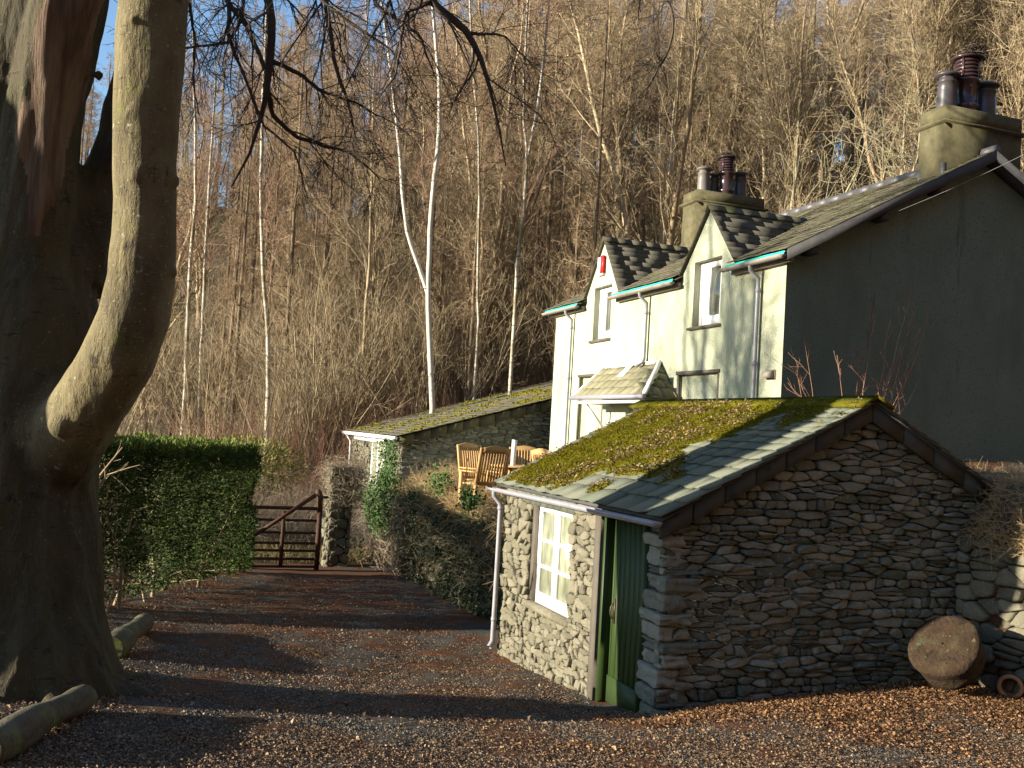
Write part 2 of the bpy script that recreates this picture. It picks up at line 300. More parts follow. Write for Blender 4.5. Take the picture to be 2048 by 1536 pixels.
def gz(x, y):
    x = np.asarray(x, float); y = np.asarray(y, float); q = np.stack([x.ravel(), y.ravel()], -1)
    near = np.empty(len(q))
    for i in range(0, len(q), 40000):
        c = q[i:i+40000]; cc = np.clip(c, [-30, -12], [28, 36]); near[i:i+40000] = _phi(cc, CP) @ _W[:-3]+_W[-3]+cc @ _W[-2:]
    s = q[:, 0]*.55+q[:, 1]*.835
    hill = -3.5+.43*np.minimum(np.clip(s-26, 0, 200), 46+np.clip((q[:, 0]-14)*.8, 0, 26))-.05*np.clip(s-100, 0, 1000)+.5*np.sin(q[:, 0]*.21+1)*np.sin(q[:, 1]*.17)*np.clip((s-30)/10, 0, 1)
    t = np.clip((s-22)/8, 0, 1); t = t*t*(3-2*t)
    near = np.clip(near, -4.2, -1.3)
    south_screen = np.clip((-9-q[:, 1]+.15*q[:, 0])/48, 0, 1); east_screen = np.clip((q[:, 0]-19)/40, 0, 1)*np.clip((9-q[:, 1])/8, 0, 1)  # unseen hills added behind the camera and to the east to block sky light
    return (near*(1-t)+hill*t+50*south_screen*south_screen*(3-2*south_screen)+34*east_screen).reshape(x.shape)
def gpt(px, py):
    """ground point seen at a pixel of the photograph"""
    d = ray(px, py)
    for t in np.arange(4, 80, .05):
        p = d*t
        if p[2] < gz(p[0], p[1]): return p
    return d*80
def axis(lo, hi, fine0, fine1, fs):
    a = list(np.arange(fine0, fine1, fs)); x = fine0; st = fs
    L = []
    while x > lo: st *= 1.15; x -= st; L.append(x)
    x = fine1; st = fs; Rr = []
    while x < hi: Rr.append(x); st *= 1.15; x += st
    return np.array(L[::-1]+a+Rr)
gx = axis(-400, 500, -4, 10, .10); gy = axis(-200, 600, 3, 24, .12)
XX, YY = np.meshgrid(gx, gy); ZZ = gz(XX, YY)
fine = np.clip(1-np.abs(XX-3)/12, 0, 1)*np.clip(1-np.abs(YY-12)/14, 0, 1)
ZZ += fine*.02*(np.sin(XX*5.1+YY*2)*np.sin(YY*4.3-XX)+np.sin(XX*11+2)*np.sin(YY*9)*.5)
b = B(); nx, ny = len(gx), len(gy); ii = (np.arange(ny-1)[:, None]*nx+np.arange(nx-1)[None]).reshape(-1)
b.add(np.stack([XX, YY, ZZ], -1).reshape(-1, 3), np.stack([ii, ii+1, ii+1+nx, ii+nx], -1), .5)
tag(b.obj('ground', MT['ground'], smooth=True), kind='structure')

# ------------------------------------------------------------------ stone walling
def clip_poly(P, n, c):
    out = []; m = len(P); d = P @ n-c
    for i in range(m):
        a, bq = P[i], P[(i+1) % m]; da, db = d[i], d[(i+1) % m]
        if da <= 0: out.append(a)
        if (da < 0 < db) or (db < 0 < da): out.append(a+(bq-a)*da/(da-db))
    return np.array(out) if out else np.zeros((0, 2))
def stones(b, o, u, v, n, region, row=(.05, .13), wid=(.12, .42), bulge=.035, gap=.007, squash=2.3, seed=1, back=.05):
    """irregular rubble: anisotropic cells, rounded and domed. region = convex polygon in (u,v) metres"""
    g = np.random.default_rng(seed); o, u, v, n = [np.asarray(q, float) for q in (o, u, v, n)]
    reg = np.array(region, float); lo = reg.min(0)-.1; hi = reg.max(0)+.1
    S = []; z = lo[1]
    while z < hi[1]:
        h = g.uniform(*row); x = lo[0]+g.uniform(-.2, 0)
        while x < hi[0]:
            w_ = g.uniform(*wid)*(h/row[1])**.4
            q_ = g.random()
            if h > row[1]*.6 and q_ < .35:
                m_ = g.integers(2, 4); x2 = x+w_*g.uniform(.6, 1.5)
                for i_ in range(m_): S.append(((x+x2)/2+g.normal(0, .03), z+h*(i_+.5)/m_+g.normal(0, .006)))
                w_ = x2-x
            elif q_ < .5: S.append((x+w_*.2, z+h*.4)); w_ *= .45
            else: S.append((x+w_/2, z+h/2+g.normal(0, h*.24)))
            x += w_
        z += h
    S = np.array(S); Q = S*[1, squash]; R_ = reg*[1, squash]
    if ((R_[1]-R_[0])[0]*(R_[2]-R_[1])[1]-(R_[1]-R_[0])[1]*(R_[2]-R_[1])[0]) < 0: R_ = R_[::-1]
    for i, q in enumerate(Q):
        P = R_
        dd = ((Q-q)**2).sum(1); nb = np.argsort(dd)[1:22]
        for j in nb:
            nn = Q[j]-q; P = clip_poly(P, nn, nn @ (Q[j]+q)/2)
            if len(P) < 3: break
        if len(P) < 3: continue
        P = P/[1, squash]; c = P.mean(0); ar = .5*abs(np.sum(P[:, 0]*np.roll(P[:, 1], -1)-P[:, 1]*np.roll(P[:, 0], -1)))
        if ar < .0006: continue
        for rq in (.80, .88):
            N_ = np.roll(P, -1, 0); P = np.stack([P*rq+N_*(1-rq), P*(1-rq)+N_*rq], 1).reshape(-1, 2)
        P = P+g.normal(0, .0025, P.shape)
        dl = np.linalg.norm(P-c, axis=1, keepdims=True); P = c+(P-c)*np.maximum(.5, 1-gap/dl)
        m = len(P); sz = math.sqrt(ar); H = bulge*g.uniform(.5, 1.5)*min(1.3, sz/.14+.35); tl = g.normal(0, .17, 2); pr = g.uniform(-.012, .022)
        V = []
        for sc_, hh in ((1.0, -back), (.99, H*.40), (.94, H*.86), (.74, H*1.0)):
            W2 = c+(P-c)*sc_; hn = hh+pr+((W2-c) @ tl)*(1 if hh > 0 else 0)+(g.normal(0, .004, m) if hh > 0 else 0)
            V.append(o+W2[:, :1]*u+W2[:, 1:]*v+np.reshape(hn, (-1, 1))*n)
        V.append((o+c[0]*u+c[1]*v+n*(H*1.05+pr))[None]); V = np.vstack(V); a = np.arange(m); a2 = (a+1) % m
        f = np.vstack([np.stack([k*m+a, k*m+a2, (k+1)*m+a2, (k+1)*m+a], -1) for k in range(3)])
        t = np.stack([3*m+a, 3*m+a2, np.full(m, 4*m)], -1)
        if np.dot(np.cross(u, v), n) < 0: f = f[:, ::-1]; t = t[:, ::-1]
        b.add(V, [f, t], g.random())

def slates(b, o, a, up, L, Hs, rows, wid=(.2, .38), th=.012, keep=None, seed=1, lift=.012, jit=.012):
    """slate courses. o eave corner, a unit along, up unit up-slope; rows = exposures from the eave"""
    g = np.random.default_rng(seed); o, a, up = [np.asarray(q, float) for q in (o, a, up)]; n = unit(np.cross(a, up))
    if n[2] < 0: n = -n
    s = 0; k = 0
    while s < Hs-.02:
        ex = rows[min(k, len(rows)-1)]; ln = min(ex*1.55, Hs-s+.01); x = -g.uniform(0, wid[0])
        while x < L:
            w_ = g.uniform(*wid)*(.6+.4*ex/rows[0]); x0 = max(x, 0); x1 = min(x+w_-.004, L)
            if x1-x0 > .03 and (keep is None or keep((x0+x1)/2, s+ex*.5)):
                d0 = g.normal(0, jit); d1 = g.normal(0, jit); dm = g.normal(0, jit)*.7; t = th*g.uniform(.7, 1.5); lf = lift+g.uniform(0, .008)
                lift0 = .004+lf
                p = [o+a*x0+up*(s+d0)+n*lift0, o+a*(x0+x1)/2+up*(s+dm)+n*lift0, o+a*x1+up*(s+d1)+n*lift0, o+a*x1+up*(s+ln)+n*.001, o+a*x0+up*(s+ln)+n*.001]
                b.prism(p, n*t, g.random())
            x += w_
        s += ex; k += 1

# ------------------------------------------------------------------ the stone shed
SX, SY, SY1 = 4.62, 8.5, 13.1         # front plane, gable plane, far end
shed = thing('stone_shed', 'small rubble stone shed with mossy slate roof and green plank door beside the drive', 'shed', (SX, SY, -2.7))
RX, RZ, EZ = 6.9, .50, -.74             # ridge
tn = (RZ-EZ)/(RX-(SX-.10)); BX = 8.62
b = B()
g_poly = [(0, -.5), (4.1, -.5), (4.1, 1.95+.35), (RX-SX, 3.13), (0, 1.86)]    # gable in (x-SX, z+2.7)
b.prism([(SX+.06, SY+.09, -3.3), (BX, SY+.09, -3.3), (BX, SY+.09, RZ-tn*(BX-RX)-.12), (RX, SY+.09, RZ-.12), (SX+.06, SY+.09, EZ-.02)], (0, .35, 0))
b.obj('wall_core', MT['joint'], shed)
b = B()
stones(b, (SX, SY+.06, -2.7), (1, 0, 0), (0, 0, 1), (0, -1, 0), g_poly, row=(.04, .17), wid=(.11, .50), seed=11, bulge=.034, squash=3.2, gap=.005)
b.obj('gable_wall', MT['stone'], shed, smooth=False)
# front: regions round window and door
DY0, DY1, WY0, WY1 = 8.95, 9.88, 10.80, 12.00
b = B()
for y0, y1, z0, z1 in ((SY+.1, DY0, -3.4, EZ-.02), (DY1, WY0, -2.16, EZ-.02), (DY1, WY1+.0, -3.4, -2.16), (WY1, SY1, -3.4, EZ-.02), (WY0, WY1, -.94, EZ-.02)):
    b.box((SX+.07, y0, z0), (SX+.42, y1, z1))
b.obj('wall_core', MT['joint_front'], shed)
b = B(); o = (SX+.045, 0, 0); U = (0, 1, 0)
stones(b, o, U, (0, 0, 1), (-1, 0, 0), [(DY1+.19, -3.25), (SY1+.02, -3.25), (SY1+.02, -2.17), (DY1+.19, -2.17)], row=(.05, .15), wid=(.10, .36), seed=21, gap=.002, squash=1.9, bulge=.022)
stones(b, o, U, (0, 0, 1), (-1, 0, 0), [(DY1+.19, -2.17), (WY0, -2.17), (WY0, EZ), (DY1+.19, EZ)], row=(.06, .2), wid=(.10, .36), seed=22, gap=.002, squash=1.8, bulge=.024)
stones(b, o, U, (0, 0, 1), (-1, 0, 0), [(WY1+.13, -2.17), (SY1+.02, -2.17), (SY1+.02, EZ), (WY1+.13, EZ)], row=(.07, .2), wid=(.10, .34), seed=23, gap=.002, bulge=.03, squash=1.6)
b.obj('front_wall', MT['stone_front'], shed, smooth=False)
b = B()   # quoins at the near corner, big blocks
z = -3.1; g = np.random.default_rng(5)
while z < EZ-.12:
    h = g.uniform(.06, .21); wx = g.uniform(.12, .42); y1 = DY0-.02-g.uniform(0, .07); x0 = SX-g.uniform(-.03, .045); y0 = SY-g.uniform(-.02, .05)
    h = min(h, EZ-.05-z)
    nn = 9; uu = np.linspace(-1, 1, nn); V = []; 
    cx, cy, cz = (x0+x0+wx)/2, (y0+y1)/2, z+h/2; hx, hy, hz = wx/2, (y1-y0)/2, h/2-.008
    # rounded block from a cube sphere
    b2 = []; faces = []; base = 0
    for ax in range(3):
        for sg in (-1, 1):
            A_, B_ = np.meshgrid(uu, uu); C_ = np.full_like(A_, sg); P = np.empty(A_.shape+(3,)); o3 = [0, 1, 2]; o3.remove(ax)
            P[..., ax] = C_; P[..., o3[0]] = A_; P[..., o3[1]] = B_
            L8 = (np.abs(P)**11).sum(-1, keepdims=True)**(1/11); P = P/L8
            b2.append(P.reshape(-1, 3)); ii = (np.arange(nn-1)[:, None]*nn+np.arange(nn-1)).reshape(-1)
            f = np.stack([ii, ii+1, ii+1+nn, ii+nn], -1)
            flip = (sg < 0) ^ (ax == 1)
            faces.append((f[:, ::-1] if flip else f)+base); base += nn*nn
    P = np.vstack(b2); off = g.random(3)*10
    nz = np.array([mn.noise(Vector(q*1.3+off))*.16+mn.noise(Vector(q*4+off))*.06 for q in P]); P = P*(1+nz[:, None])
    b.add(P*[hx, hy, hz]+[cx, cy, cz], [np.vstack(faces)], g.random()); z += h
b.obj('quoin_stone', MT['stone'], shed, smooth=False)
b = B()   # cement dressings round door and window, sill, slate lintels
b.box((SX-.012, DY1+.03, -3.3), (SX+.15, DY1+.19, EZ-.03), jit=.004)
b.obj('jamb', MT['mortar'], shed); b = B(); b.box((SX+.045, WY1+.0, -2.14), (SX+.2, WY1+.13, -.93), jit=.004)
b.obj('jamb', MT['mortar'], shed)
b = B(); b.box((SX-.03, WY0-.06, -2.24), (SX+.20, WY1+.10, -2.165), jit=.006); b.obj('window_sill', MT['stone_front'], shed)
b = B(); y = WY0-.15
while y < WY1+.3:
    w_ = rng.uniform(.14, .26); b.box((SX-.015+rng.normal(0, .006), y, -.93), (SX+.10, y+w_-.006, EZ-.01), jit=.003); y += w_
b.obj('lintel', MT['slate'], shed)
# window: 2 x 3 panes
fr = SX+.085; b = B()
for y in (WY0, WY1-.075): b.box((fr, y, -2.16), (fr+.06, y+.075, -.94))
b.box((fr+.003, WY0+.075, -2.16), (fr+.057, WY1-.075, -2.02)); b.box((fr+.003, WY0+.075, -1.0), (fr+.057, WY1-.075, -.945))
ym = (WY0+WY1)/2; b.box((fr-.004, ym-.07, -2.02), (fr+.055, ym+.07, -1.0))
for z in (-1.36, -1.69):
    b.box((fr+.008, WY0+.075, z-.02), (fr+.05, ym-.07, z+.02)); b.box((fr+.008, ym+.07, z-.02), (fr+.05, WY1-.075, z+.02))
win = b.obj('window', MT['white'], shed)
b = B(); b.box((fr+.03, WY0+.05, -2.1), (fr+.036, WY1-.05, -.97)); b.obj('pane', MT['dirty'], win)
b = B(); b.box((fr+.10, WY0-.05, -2.3), (fr+.14, WY1+.05, -.85)); b.obj('window_backing', MT['joint'], shed)
# door
b = B()
b.box((SX+.02, DY1-.03, -2.85), (SX+.16, DY1+.03, -.80)); b.box((SX+.02, DY0-.02, -2.85), (SX+.16, DY0+.03, -.80)); b.box((SX+.022, DY0+.03, -.86), (SX+.158, DY1-.03, -.80))
b.obj('door_frame', MT['green'], shed)
b = B(); y = DY0+.035
while y < DY1-.05:
    w_ = .118; b.box((SX+.125, y, -2.82), (SX+.165, min(y+w_-.006, DY1-.034), -.865), jit=.0008); y += w_
b.box((SX+.15, DY0+.03, -2.82), (SX+.17, DY1-.03, -.862)); b.box((SX+.112, DY0+.036, -2.83), (SX+.127, DY1-.036, -2.55))
door = b.obj('door', MT['green'], shed)
b = B(); hy = DY1-.12
t = np.linspace(0, np.pi, 9); P = np.stack([SX+.125-.05*np.sin(t), np.full(9, hy), -1.86+.09*np.cos(t)], -1); b.tubes(P, np.full(9, .008), 6)
b.box((SX+.112, hy-.02, -1.99), (SX+.126, hy+.02, -1.73)); b.obj('handle', MT['iron'], door)
# roof
so_, sn_ = np.array([RX-(SX-.10), 0, RZ-EZ]), None; SL = np.linalg.norm(so_); upv = so_/SL
VY0, VY1 = SY-.13, SY1+.2
b = B(); rows = [.30, .27, .25, .23, .21, .19, .17, .15, .14, .13, .12]
slates(b, (SX-.12, VY0, EZ-.01), (0, 1, 0), upv, VY1-VY0, SL+.02, rows, wid=(.22, .5), th=.014, seed=3, lift=.016, jit=.015)
roof = b.obj('roof', MT['slate'], shed)
b = B(); dn = np.array([upv[0], 0, -upv[2]])
b.obox((SX-.09, VY0+.04, EZ-.035), (RX-SX+.09, 0, RZ-EZ+.02), (0, VY1-VY0-.08, 0), (0, 0, .02))
b.obox((RX, VY0+.04, RZ-.02), (BX+.3-RX, 0, -(BX+.3-RX)*tn), (0, VY1-VY0-.08, 0), (0, 0, .02)); b.obj('roof_deck', MT['board'], shed)
b = B(); slates(b, (BX+.35, VY0, RZ-(BX+.35-RX)*tn), (0, 1, 0), (-upv[0], 0, upv[2]), VY1-VY0, (BX+.35-RX)/upv[0], rows, wid=(.22, .45), seed=4)
b.obj('back_slope', MT['slate_mossy'], shed)
b = B()   # verge slabs under the slates on the gable
for (xa, za, xb, zb) in ((SX-.08, EZ-.04, RX, RZ-.02), (BX+.3, RZ-(BX+.3-RX)*tn-.02, RX, RZ-.02)):
    n_ = 7 if xa < RX else 5
    for i in range(n_):
        t0, t1 = i/n_+.004, (i+1)/n_-.004; p = np.array([xa, VY0+.055+rng.uniform(0, .012), za]); q = np.array([xb, VY0+.055, zb]); d = q-p
        b.prism([p+d*t0, p+d*t1, p+d*t1-[0, 0, .17], p+d*t0-[0, 0, .17]], (0, .06, 0))
b.obj('verge_slab', MT['verge'], shed)
b = B(); y = VY0-.02
while y < VY1:
    w_ = rng.uniform(.4, .6)
    for sgn in (-1, 1):
        p = np.array([RX, y, RZ+.075]); b.obox(p, (0, w_-.01, 0), (sgn*.2, 0, -.2*tn), (0, 0, -.035))
    y += w_
b.obj('ridge_slab', MT['moss'], shed)
# moss cushion
def fbm(x, y, s, sd=0):
    return np.array([mn.fractal(Vector((a*s+sd, c*s-sd, sd*.37)), 1.0, 2.0, 4) for a, c in zip(x.ravel(), y.ravel())]).reshape(x.shape)
yy = np.arange(VY0+.05, VY1-.1, .035); ss = np.arange(.05, SL-.01, .035); YM, SM = np.meshgrid(yy, ss)
edge = np.interp(SM, [0, .25, .8, 1.3, 1.9, 2.35, 2.7], [11.7, 11.45, 10.6, 9.95, 9.3, 8.85, 8.6])
n1 = fbm(YM, SM*.7, 1.3, 3); n2 = fbm(YM, SM, 5, 8)
msk = np.clip((YM-edge)*1.1+n1*1.6+.25+n2*.4, -1, 1)
msk = np.minimum(msk, (VY1-.22-YM)*2.5+n2*.5); msk = np.minimum(msk, (SM-.08)*4+n2)
for (py_, ps_, pr_) in ((10.4, .78, .22), (10.0, 1.15, .13), (9.75, .7, .1)): msk = np.maximum(msk, 1-((YM-py_)**2+((SM-ps_)*1.0)**2)/pr_**2)
Hm = np.clip(msk, -.5, .25)*.10+(n2*.5+.2)*.025*(msk > 0)+.020
nrm = np.array([-upv[2], 0, upv[0]]); O = np.array([SX-.12, 0, EZ-.01])
Pm = O+SM[..., None]*upv+YM[..., None]*np.array([0, 1, 0])+Hm[..., None]*nrm
b = B(); nx = len(yy); ny = len(ss); ii = (np.arange(ny-1)[:, None]*nx+np.arange(nx-1)[None]).reshape(-1)
ok = (msk.ravel()[ii] > -.25); ii = ii[ok]
b.add(Pm.reshape(-1, 3), np.stack([ii, ii+nx, ii+1+nx, ii+1], -1), np.clip(.5+n1.ravel()*.6, 0, 1))
sel = np.where(msk.ravel() > .02)[0]; sel = rng.choice(sel, 70000); pp = Pm.reshape(-1, 3)[sel]+rng.normal(0, .014, (70000, 3))*[1, 1, .4]
dd = nrm+rng.normal(0, .5, (70000, 3)); b.leaves(pp, dd, rng.normal(0, 1, (70000, 3)), rng.uniform(.012, .028, 70000), .010)
ms = b.obj('moss', MT['moss'], shed, smooth=False)
n_ = 3600; sel = rng.choice(np.where((msk.ravel() > 0) & (n1.ravel()+n2.ravel()*.5 > .04))[0], n_); pp = Pm.reshape(-1, 3)[sel]+nrm*.03+rng.normal(0, .03, (n_, 3))*[1, 1, .2]
b = B(); b.leaves(pp, rng.normal(0, 1, (n_, 3))*[1, 1, .4], nrm+rng.normal(0, .4, (n_, 3)), rng.uniform(.02, .045, n_), .022)
tag(b.obj('dead_leaves', MT['leaf']), 'brown fallen leaves lying on the moss of the shed roof', 'leaves', kind='stuff')
# gutter and pipe
b = B(); t = np.linspace(0, np.pi, 7); gxc, gr = SX-.17, .055
k = 15; ys = np.linspace(VY0-.02, SY1+.25, k); zs = EZ-.045-.05*np.sin(np.linspace(0, np.pi, k))*.0+np.interp(ys, [VY0, SY1], [.012, -.02]); V = []
for yq, zq in zip(ys, zs):
    for r_ in (gr, gr-.006):
        tt = t if r_ == gr else t[::-1]
        for a_ in tt: V.append((gxc-r_*np.cos(a_), yq, zq-r_*np.sin(a_)))
m = 14; f = [(i*m+j, i*m+(j+1) % m, (i+1)*m+(j+1) % m, (i+1)*m+j) for i in range(k-1) for j in range(m)]
b.add(V, np.array(f)); b.prism([(gxc-gr*np.cos(a_), ys[0]-.004, zs[0]-gr*np.sin(a_)) for a_ in t], (0, .008, 0)); b.obj('gutter', MT['pvc'], shed, smooth=False)
b = B(); py = SY1+.02
P = np.array([(gxc, py, EZ-.09), (gxc, py, EZ-.17), (SX-.08, py-.02, EZ-.27), (SX-.07, py-.02, EZ-.36), (SX-.07, py-.02, -2.0), (SX-.075, py-.02, -2.93)])
b.tubes(P, np.full(6, .034), 10); b.tubes(np.array([(SX-.075, py-.02, -2.90), (SX-.13, py-.05, -2.97)]), np.full(2, .037), 10)
for z in (-1.1, -2.62): b.tubes(np.array([(SX-.072, py-.02, z), (SX-.072, py-.02, z+.05)]), np.full(2, .041), 10, cap=True)
b.obj('downpipe', MT['pvc'], shed, smooth=True)

# ------------------------------------------------------------------ the house
HX, HY0, HY1 = 9.03, 13.15, 22.65
house = thing('cottage', 'two storey cream roughcast cottage with slate roof, two gabled dormers and two chimneys', 'house', (HX, HY0, -1.5))
HE, HR, HRX = 3.02, 5.02, 12.82; ht = (HR-HE)/(HRX-HX); BXH = 2*HRX-HX
D1, D2 = (15.51, 14.62, 16.40, 4.12, 3.08), (19.98, 19.12, 20.86, 4.28, 3.10)      # apex y, foot y0, y1, apex z, foot z
W1, W2 = (15.06, 16.0, 2.05, 3.24), (19.52, 20.42, 2.10, 3.28)
G1 = (15.02, 16.40, -1.5, 1.20)      # ground-floor recesses y0 y1 z0 z1
G2 = (19.72, 21.0, -1.5, 1.30); GD = (17.35, 18.55, -1.5, .62)
def wall_grid(b, y0, y1, z0, z1, holes, x, depth):
    ys = sorted({y0, y1, *[h[0] for h in holes], *[h[1] for h in holes]}); zs = sorted({z0, z1, *[min(max(h[2], z0), z1) for h in holes], *[min(max(h[3], z0), z1) for h in holes]})
    for i in range(len(ys)-1):
        for j in range(len(zs)-1):
            cy, cz = (ys[i]+ys[i+1])/2, (zs[j]+zs[j+1])/2
            if any(h[0] < cy < h[1] and h[2] < cz < h[3] for h in holes): continue
            b.poly([(x, ys[i], zs[j]), (x, ys[i], zs[j+1]), (x, ys[i+1], zs[j+1]), (x, ys[i+1], zs[j])], .5)
    for h in holes:
        a0, a1, c0, c1 = h; c0 = max(c0, z0)
        b.poly([(x, a1, c0), (x, a1, c1), (x+depth, a1, c1), (x+depth, a1, c0)], .5); b.poly([(x, a0, c0), (x+depth, a0, c0), (x+depth, a0, c1), (x, a0, c1)], .5)
        b.poly([(x, a0, c1), (x+depth, a0, c1), (x+depth, a1, c1), (x, a1, c1)], .5); b.poly([(x, a0, c0), (x, a1, c0), (x+depth, a1, c0), (x+depth, a0, c0)], .5)
b = B(); wall_grid(b, HY0, HY1, -1.5, HE, [W1, W2, G1, G2, GD], HX, .22)
for (ay, f0, f1, az, fz), wn in ((D1, W1), (D2, W2)):
    def yl(z): return f0+(ay-f0)*max(0, z-fz)/(az-fz)
    def yr(z): return f1-(f1-ay)*max(0, z-fz)/(az-fz)
    b.poly([(HX, f0, HE), (HX, f0, fz), (HX, yl(wn[3]), wn[3]), (HX, wn[0], wn[3]), (HX, wn[0], HE)], .5)
    b.poly([(HX, wn[1], HE), (HX, wn[1], wn[3]), (HX, yr(wn[3]), wn[3]), (HX, f1, fz), (HX, f1, HE)], .5)
    b.poly([(HX, yl(wn[3]), wn[3]), (HX, ay, az), (HX, yr(wn[3]), wn[3])], .5)
b.box((HX+.23, HY0+.3, -1.4), (HX+.26, HY1-.3, 2.9))
for wn in (W1, W2): b.box((HX+.225, wn[0]-.1, 2.5), (HX+.228, wn[1]+.1, wn[3]+.03))
b.poly([(HX, HY1, -1.5), (HX, HY1, HE), (HRX, HY1, HR), (BXH, HY1, HE), (BXH, HY1, -1.5)], .5)
b.obj('front_wall', MT['render'], house)
b = B(); b.poly([(HX, HY0, -1.5), (BXH, HY0, -1.5), (BXH, HY0, HE), (HRX, HY0, HR-.02), (HX, HY0, HE)], .5)
b.poly([(BXH, HY0, -1.5), (BXH, HY1, -1.5), (BXH, HY1, HE), (BXH, HY0, HE)], .5); b.obj('gable_wall', MT['render_shaded'], house)
# blind panel fills and hoods
for (y0, y1, z0, z1) in (G1, G2):
    b = B(); b.box((HX+.07, y0+.004, -1.45), (HX+.10, y1-.004, z1-.004)); b.obj('recess_panel', MT['render'], house); b = B()
    b.box((HX-.035, y0-.06, z1), (HX+.02, y1+.06, z1+.06), jit=.004)
    b.box((HX-.006, y0-.045, -.4), (HX+.03, y0+.015, z1), jit=.003); b.box((HX-.006, y1-.015, -.4), (HX+.03, y1+.045, z1), jit=.003)
    b.obj('recess_surround', MT['mortar'], house)
for wn in (W1, W2):
    y0, y1, z0, z1 = wn; x = HX+.13; b = B()
    b.box((x, y0, z0+.02), (x+.07, y0+.24, z1)); b.box((x, y1-.34, z0+.02), (x+.07, y1, z1)); b.box((x+.002, y0+.24, z1-.12), (x+.068, y1-.34, z1)); b.box((x+.002, y0+.24, z0+.02), (x+.068, y1-.34, z0+.20))
    b.box((x-.014, y0+.05, z0+.05), (x+.0, y0+.10, z1-.03)); b.box((x-.014, y1-.12, z0+.05), (x+.0, y1-.07, z1-.03)); 
    wo = b.obj('window', MT['white'], house)
    b = B(); b.box((x+.04, y0+.08, z0+.1), (x+.045, y1-.08, z1-.07)); b.obj('pane', MT['glass'], wo)
    b = B(); b.box((HX-.06, y0-.06, z0-.055), (HX+.15, y1+.08, z0), jit=.006); b.obj('window_sill', MT['mortar'], house)
# porch door and side windows
b = B(); x = HX+.12
b.box((x, GD[0], -1.45), (x+.07, GD[0]+.09, GD[3])); b.box((x, GD[1]-.09, -1.45), (x+.07, GD[1], GD[3])); b.box((x+.003, GD[0]+.09, GD[3]-.08), (x+.067, GD[1]-.09, GD[3])); b.box((x+.003, GD[0]+.09, -.2), (x+.067, GD[1]-.09, -.1)); b.box((x+.003, 17.92, -.1), (x+.067, 18.0, GD[3]-.08))
d_ = b.obj('front_door', MT['white'], house); b = B(); b.box((x+.04, GD[0]+.05, -.6), (x+.046, GD[1]-.05, GD[3]-.05)); b.obj('pane', MT['glass'], d_)
# main roof
hs = np.array([HRX-HX+.2, 0, (HRX-HX+.2)*ht]); HL = np.linalg.norm(hs); hup = hs/HL; RY0, RY1 = 12.87, 22.95
EX0 = HX-.20; EZ0 = HE-.2*ht+.07
def keep_main(x, s):
    y = RY0+x; px_ = EX0+hup[0]*s; z = EZ0+hup[2]*s
    for (ay, f0, f1, az, fz) in (D1, D2):
        hw = (f1-f0)/2+.06
        if abs(y-ay) < hw*max(0, 1-max(0, z-fz+.0)/(az-fz)): return False
    return True
b = B(); slates(b, (EX0, RY0, EZ0), (0, 1, 0), hup, RY1-RY0, HL, [.24, .23, .22, .21, .2, .19, .18, .17, .16, .15, .15], wid=(.2, .42), seed=31, keep=keep_main, lift=.014, jit=.014)
hroof = b.obj('roof', MT['slate_mossy'], house)
b = B()
for sgn in (1, -1):
    xb = EX0+.04 if sgn > 0 else 2*HRX-EX0-.04
    if sgn < 0: b.obox((xb, RY0+.02, EZ0-.03), (HRX-xb, 0, (HRX-EX0-.04)*ht), (0, RY1-RY0-.04, 0), (0, 0, .02))
b.obox((HX+.3, RY0+.02, EZ0-.03+(HX+.3-EX0-.04)*ht), (HRX-HX-.3, 0, (HRX-HX-.3)*ht), (0, RY1-RY0-.04, 0), (0, 0, .02))
for y0, y1 in ((RY0+.02, D1[1]), (D1[2], D2[1]), (D2[2], RY1-.02)): b.obox((EX0+.04, y0, EZ0-.03), (HX+.29-EX0-.04, 0, (HX+.29-EX0-.04)*ht), (0, y1-y0, 0), (0, 0, .02))
b.obj('roof_deck', MT['slate_dark'], house)
b = B(); y = RY0
while y < RY1:
    b.tubes(np.array([(HRX, y, HR+.085), (HRX, y+.43, HR+.085)]), np.full(2, .10), 8, cap=True); y += .44
b.obj('ridge_tile', MT['lead'], house)
b = B()   # bargeboards, soffit, purlin ends
for sgn in (1, -1):
    xa = EX0+.02 if sgn > 0 else 2*HRX-EX0-.02
    p = np.array([xa, RY0-.01, EZ0+.02]); q = np.array([HRX, RY0-.01, EZ0+.02+(HRX-EX0-.02)*ht]); d = q-p
    b.prism([p, q, q-[0, 0, .17], p-[0, 0, .17]], (0, .03, 0), .5)
    b.prism([p-[0, -.031, .13], q-[0, -.031, .13], q-[0, -.031, .15], p-[0, -.031, .15]], (0, .26, 0), .5)
for x in (9.35, 10.65, 11.75):
    z = EZ0+.02+(x-EX0)*ht-.30; b.box((x-.07, RY0+.03, z), (x+.07, HY0, z+.13))
b.obj('bargeboard', MT['board'], house)
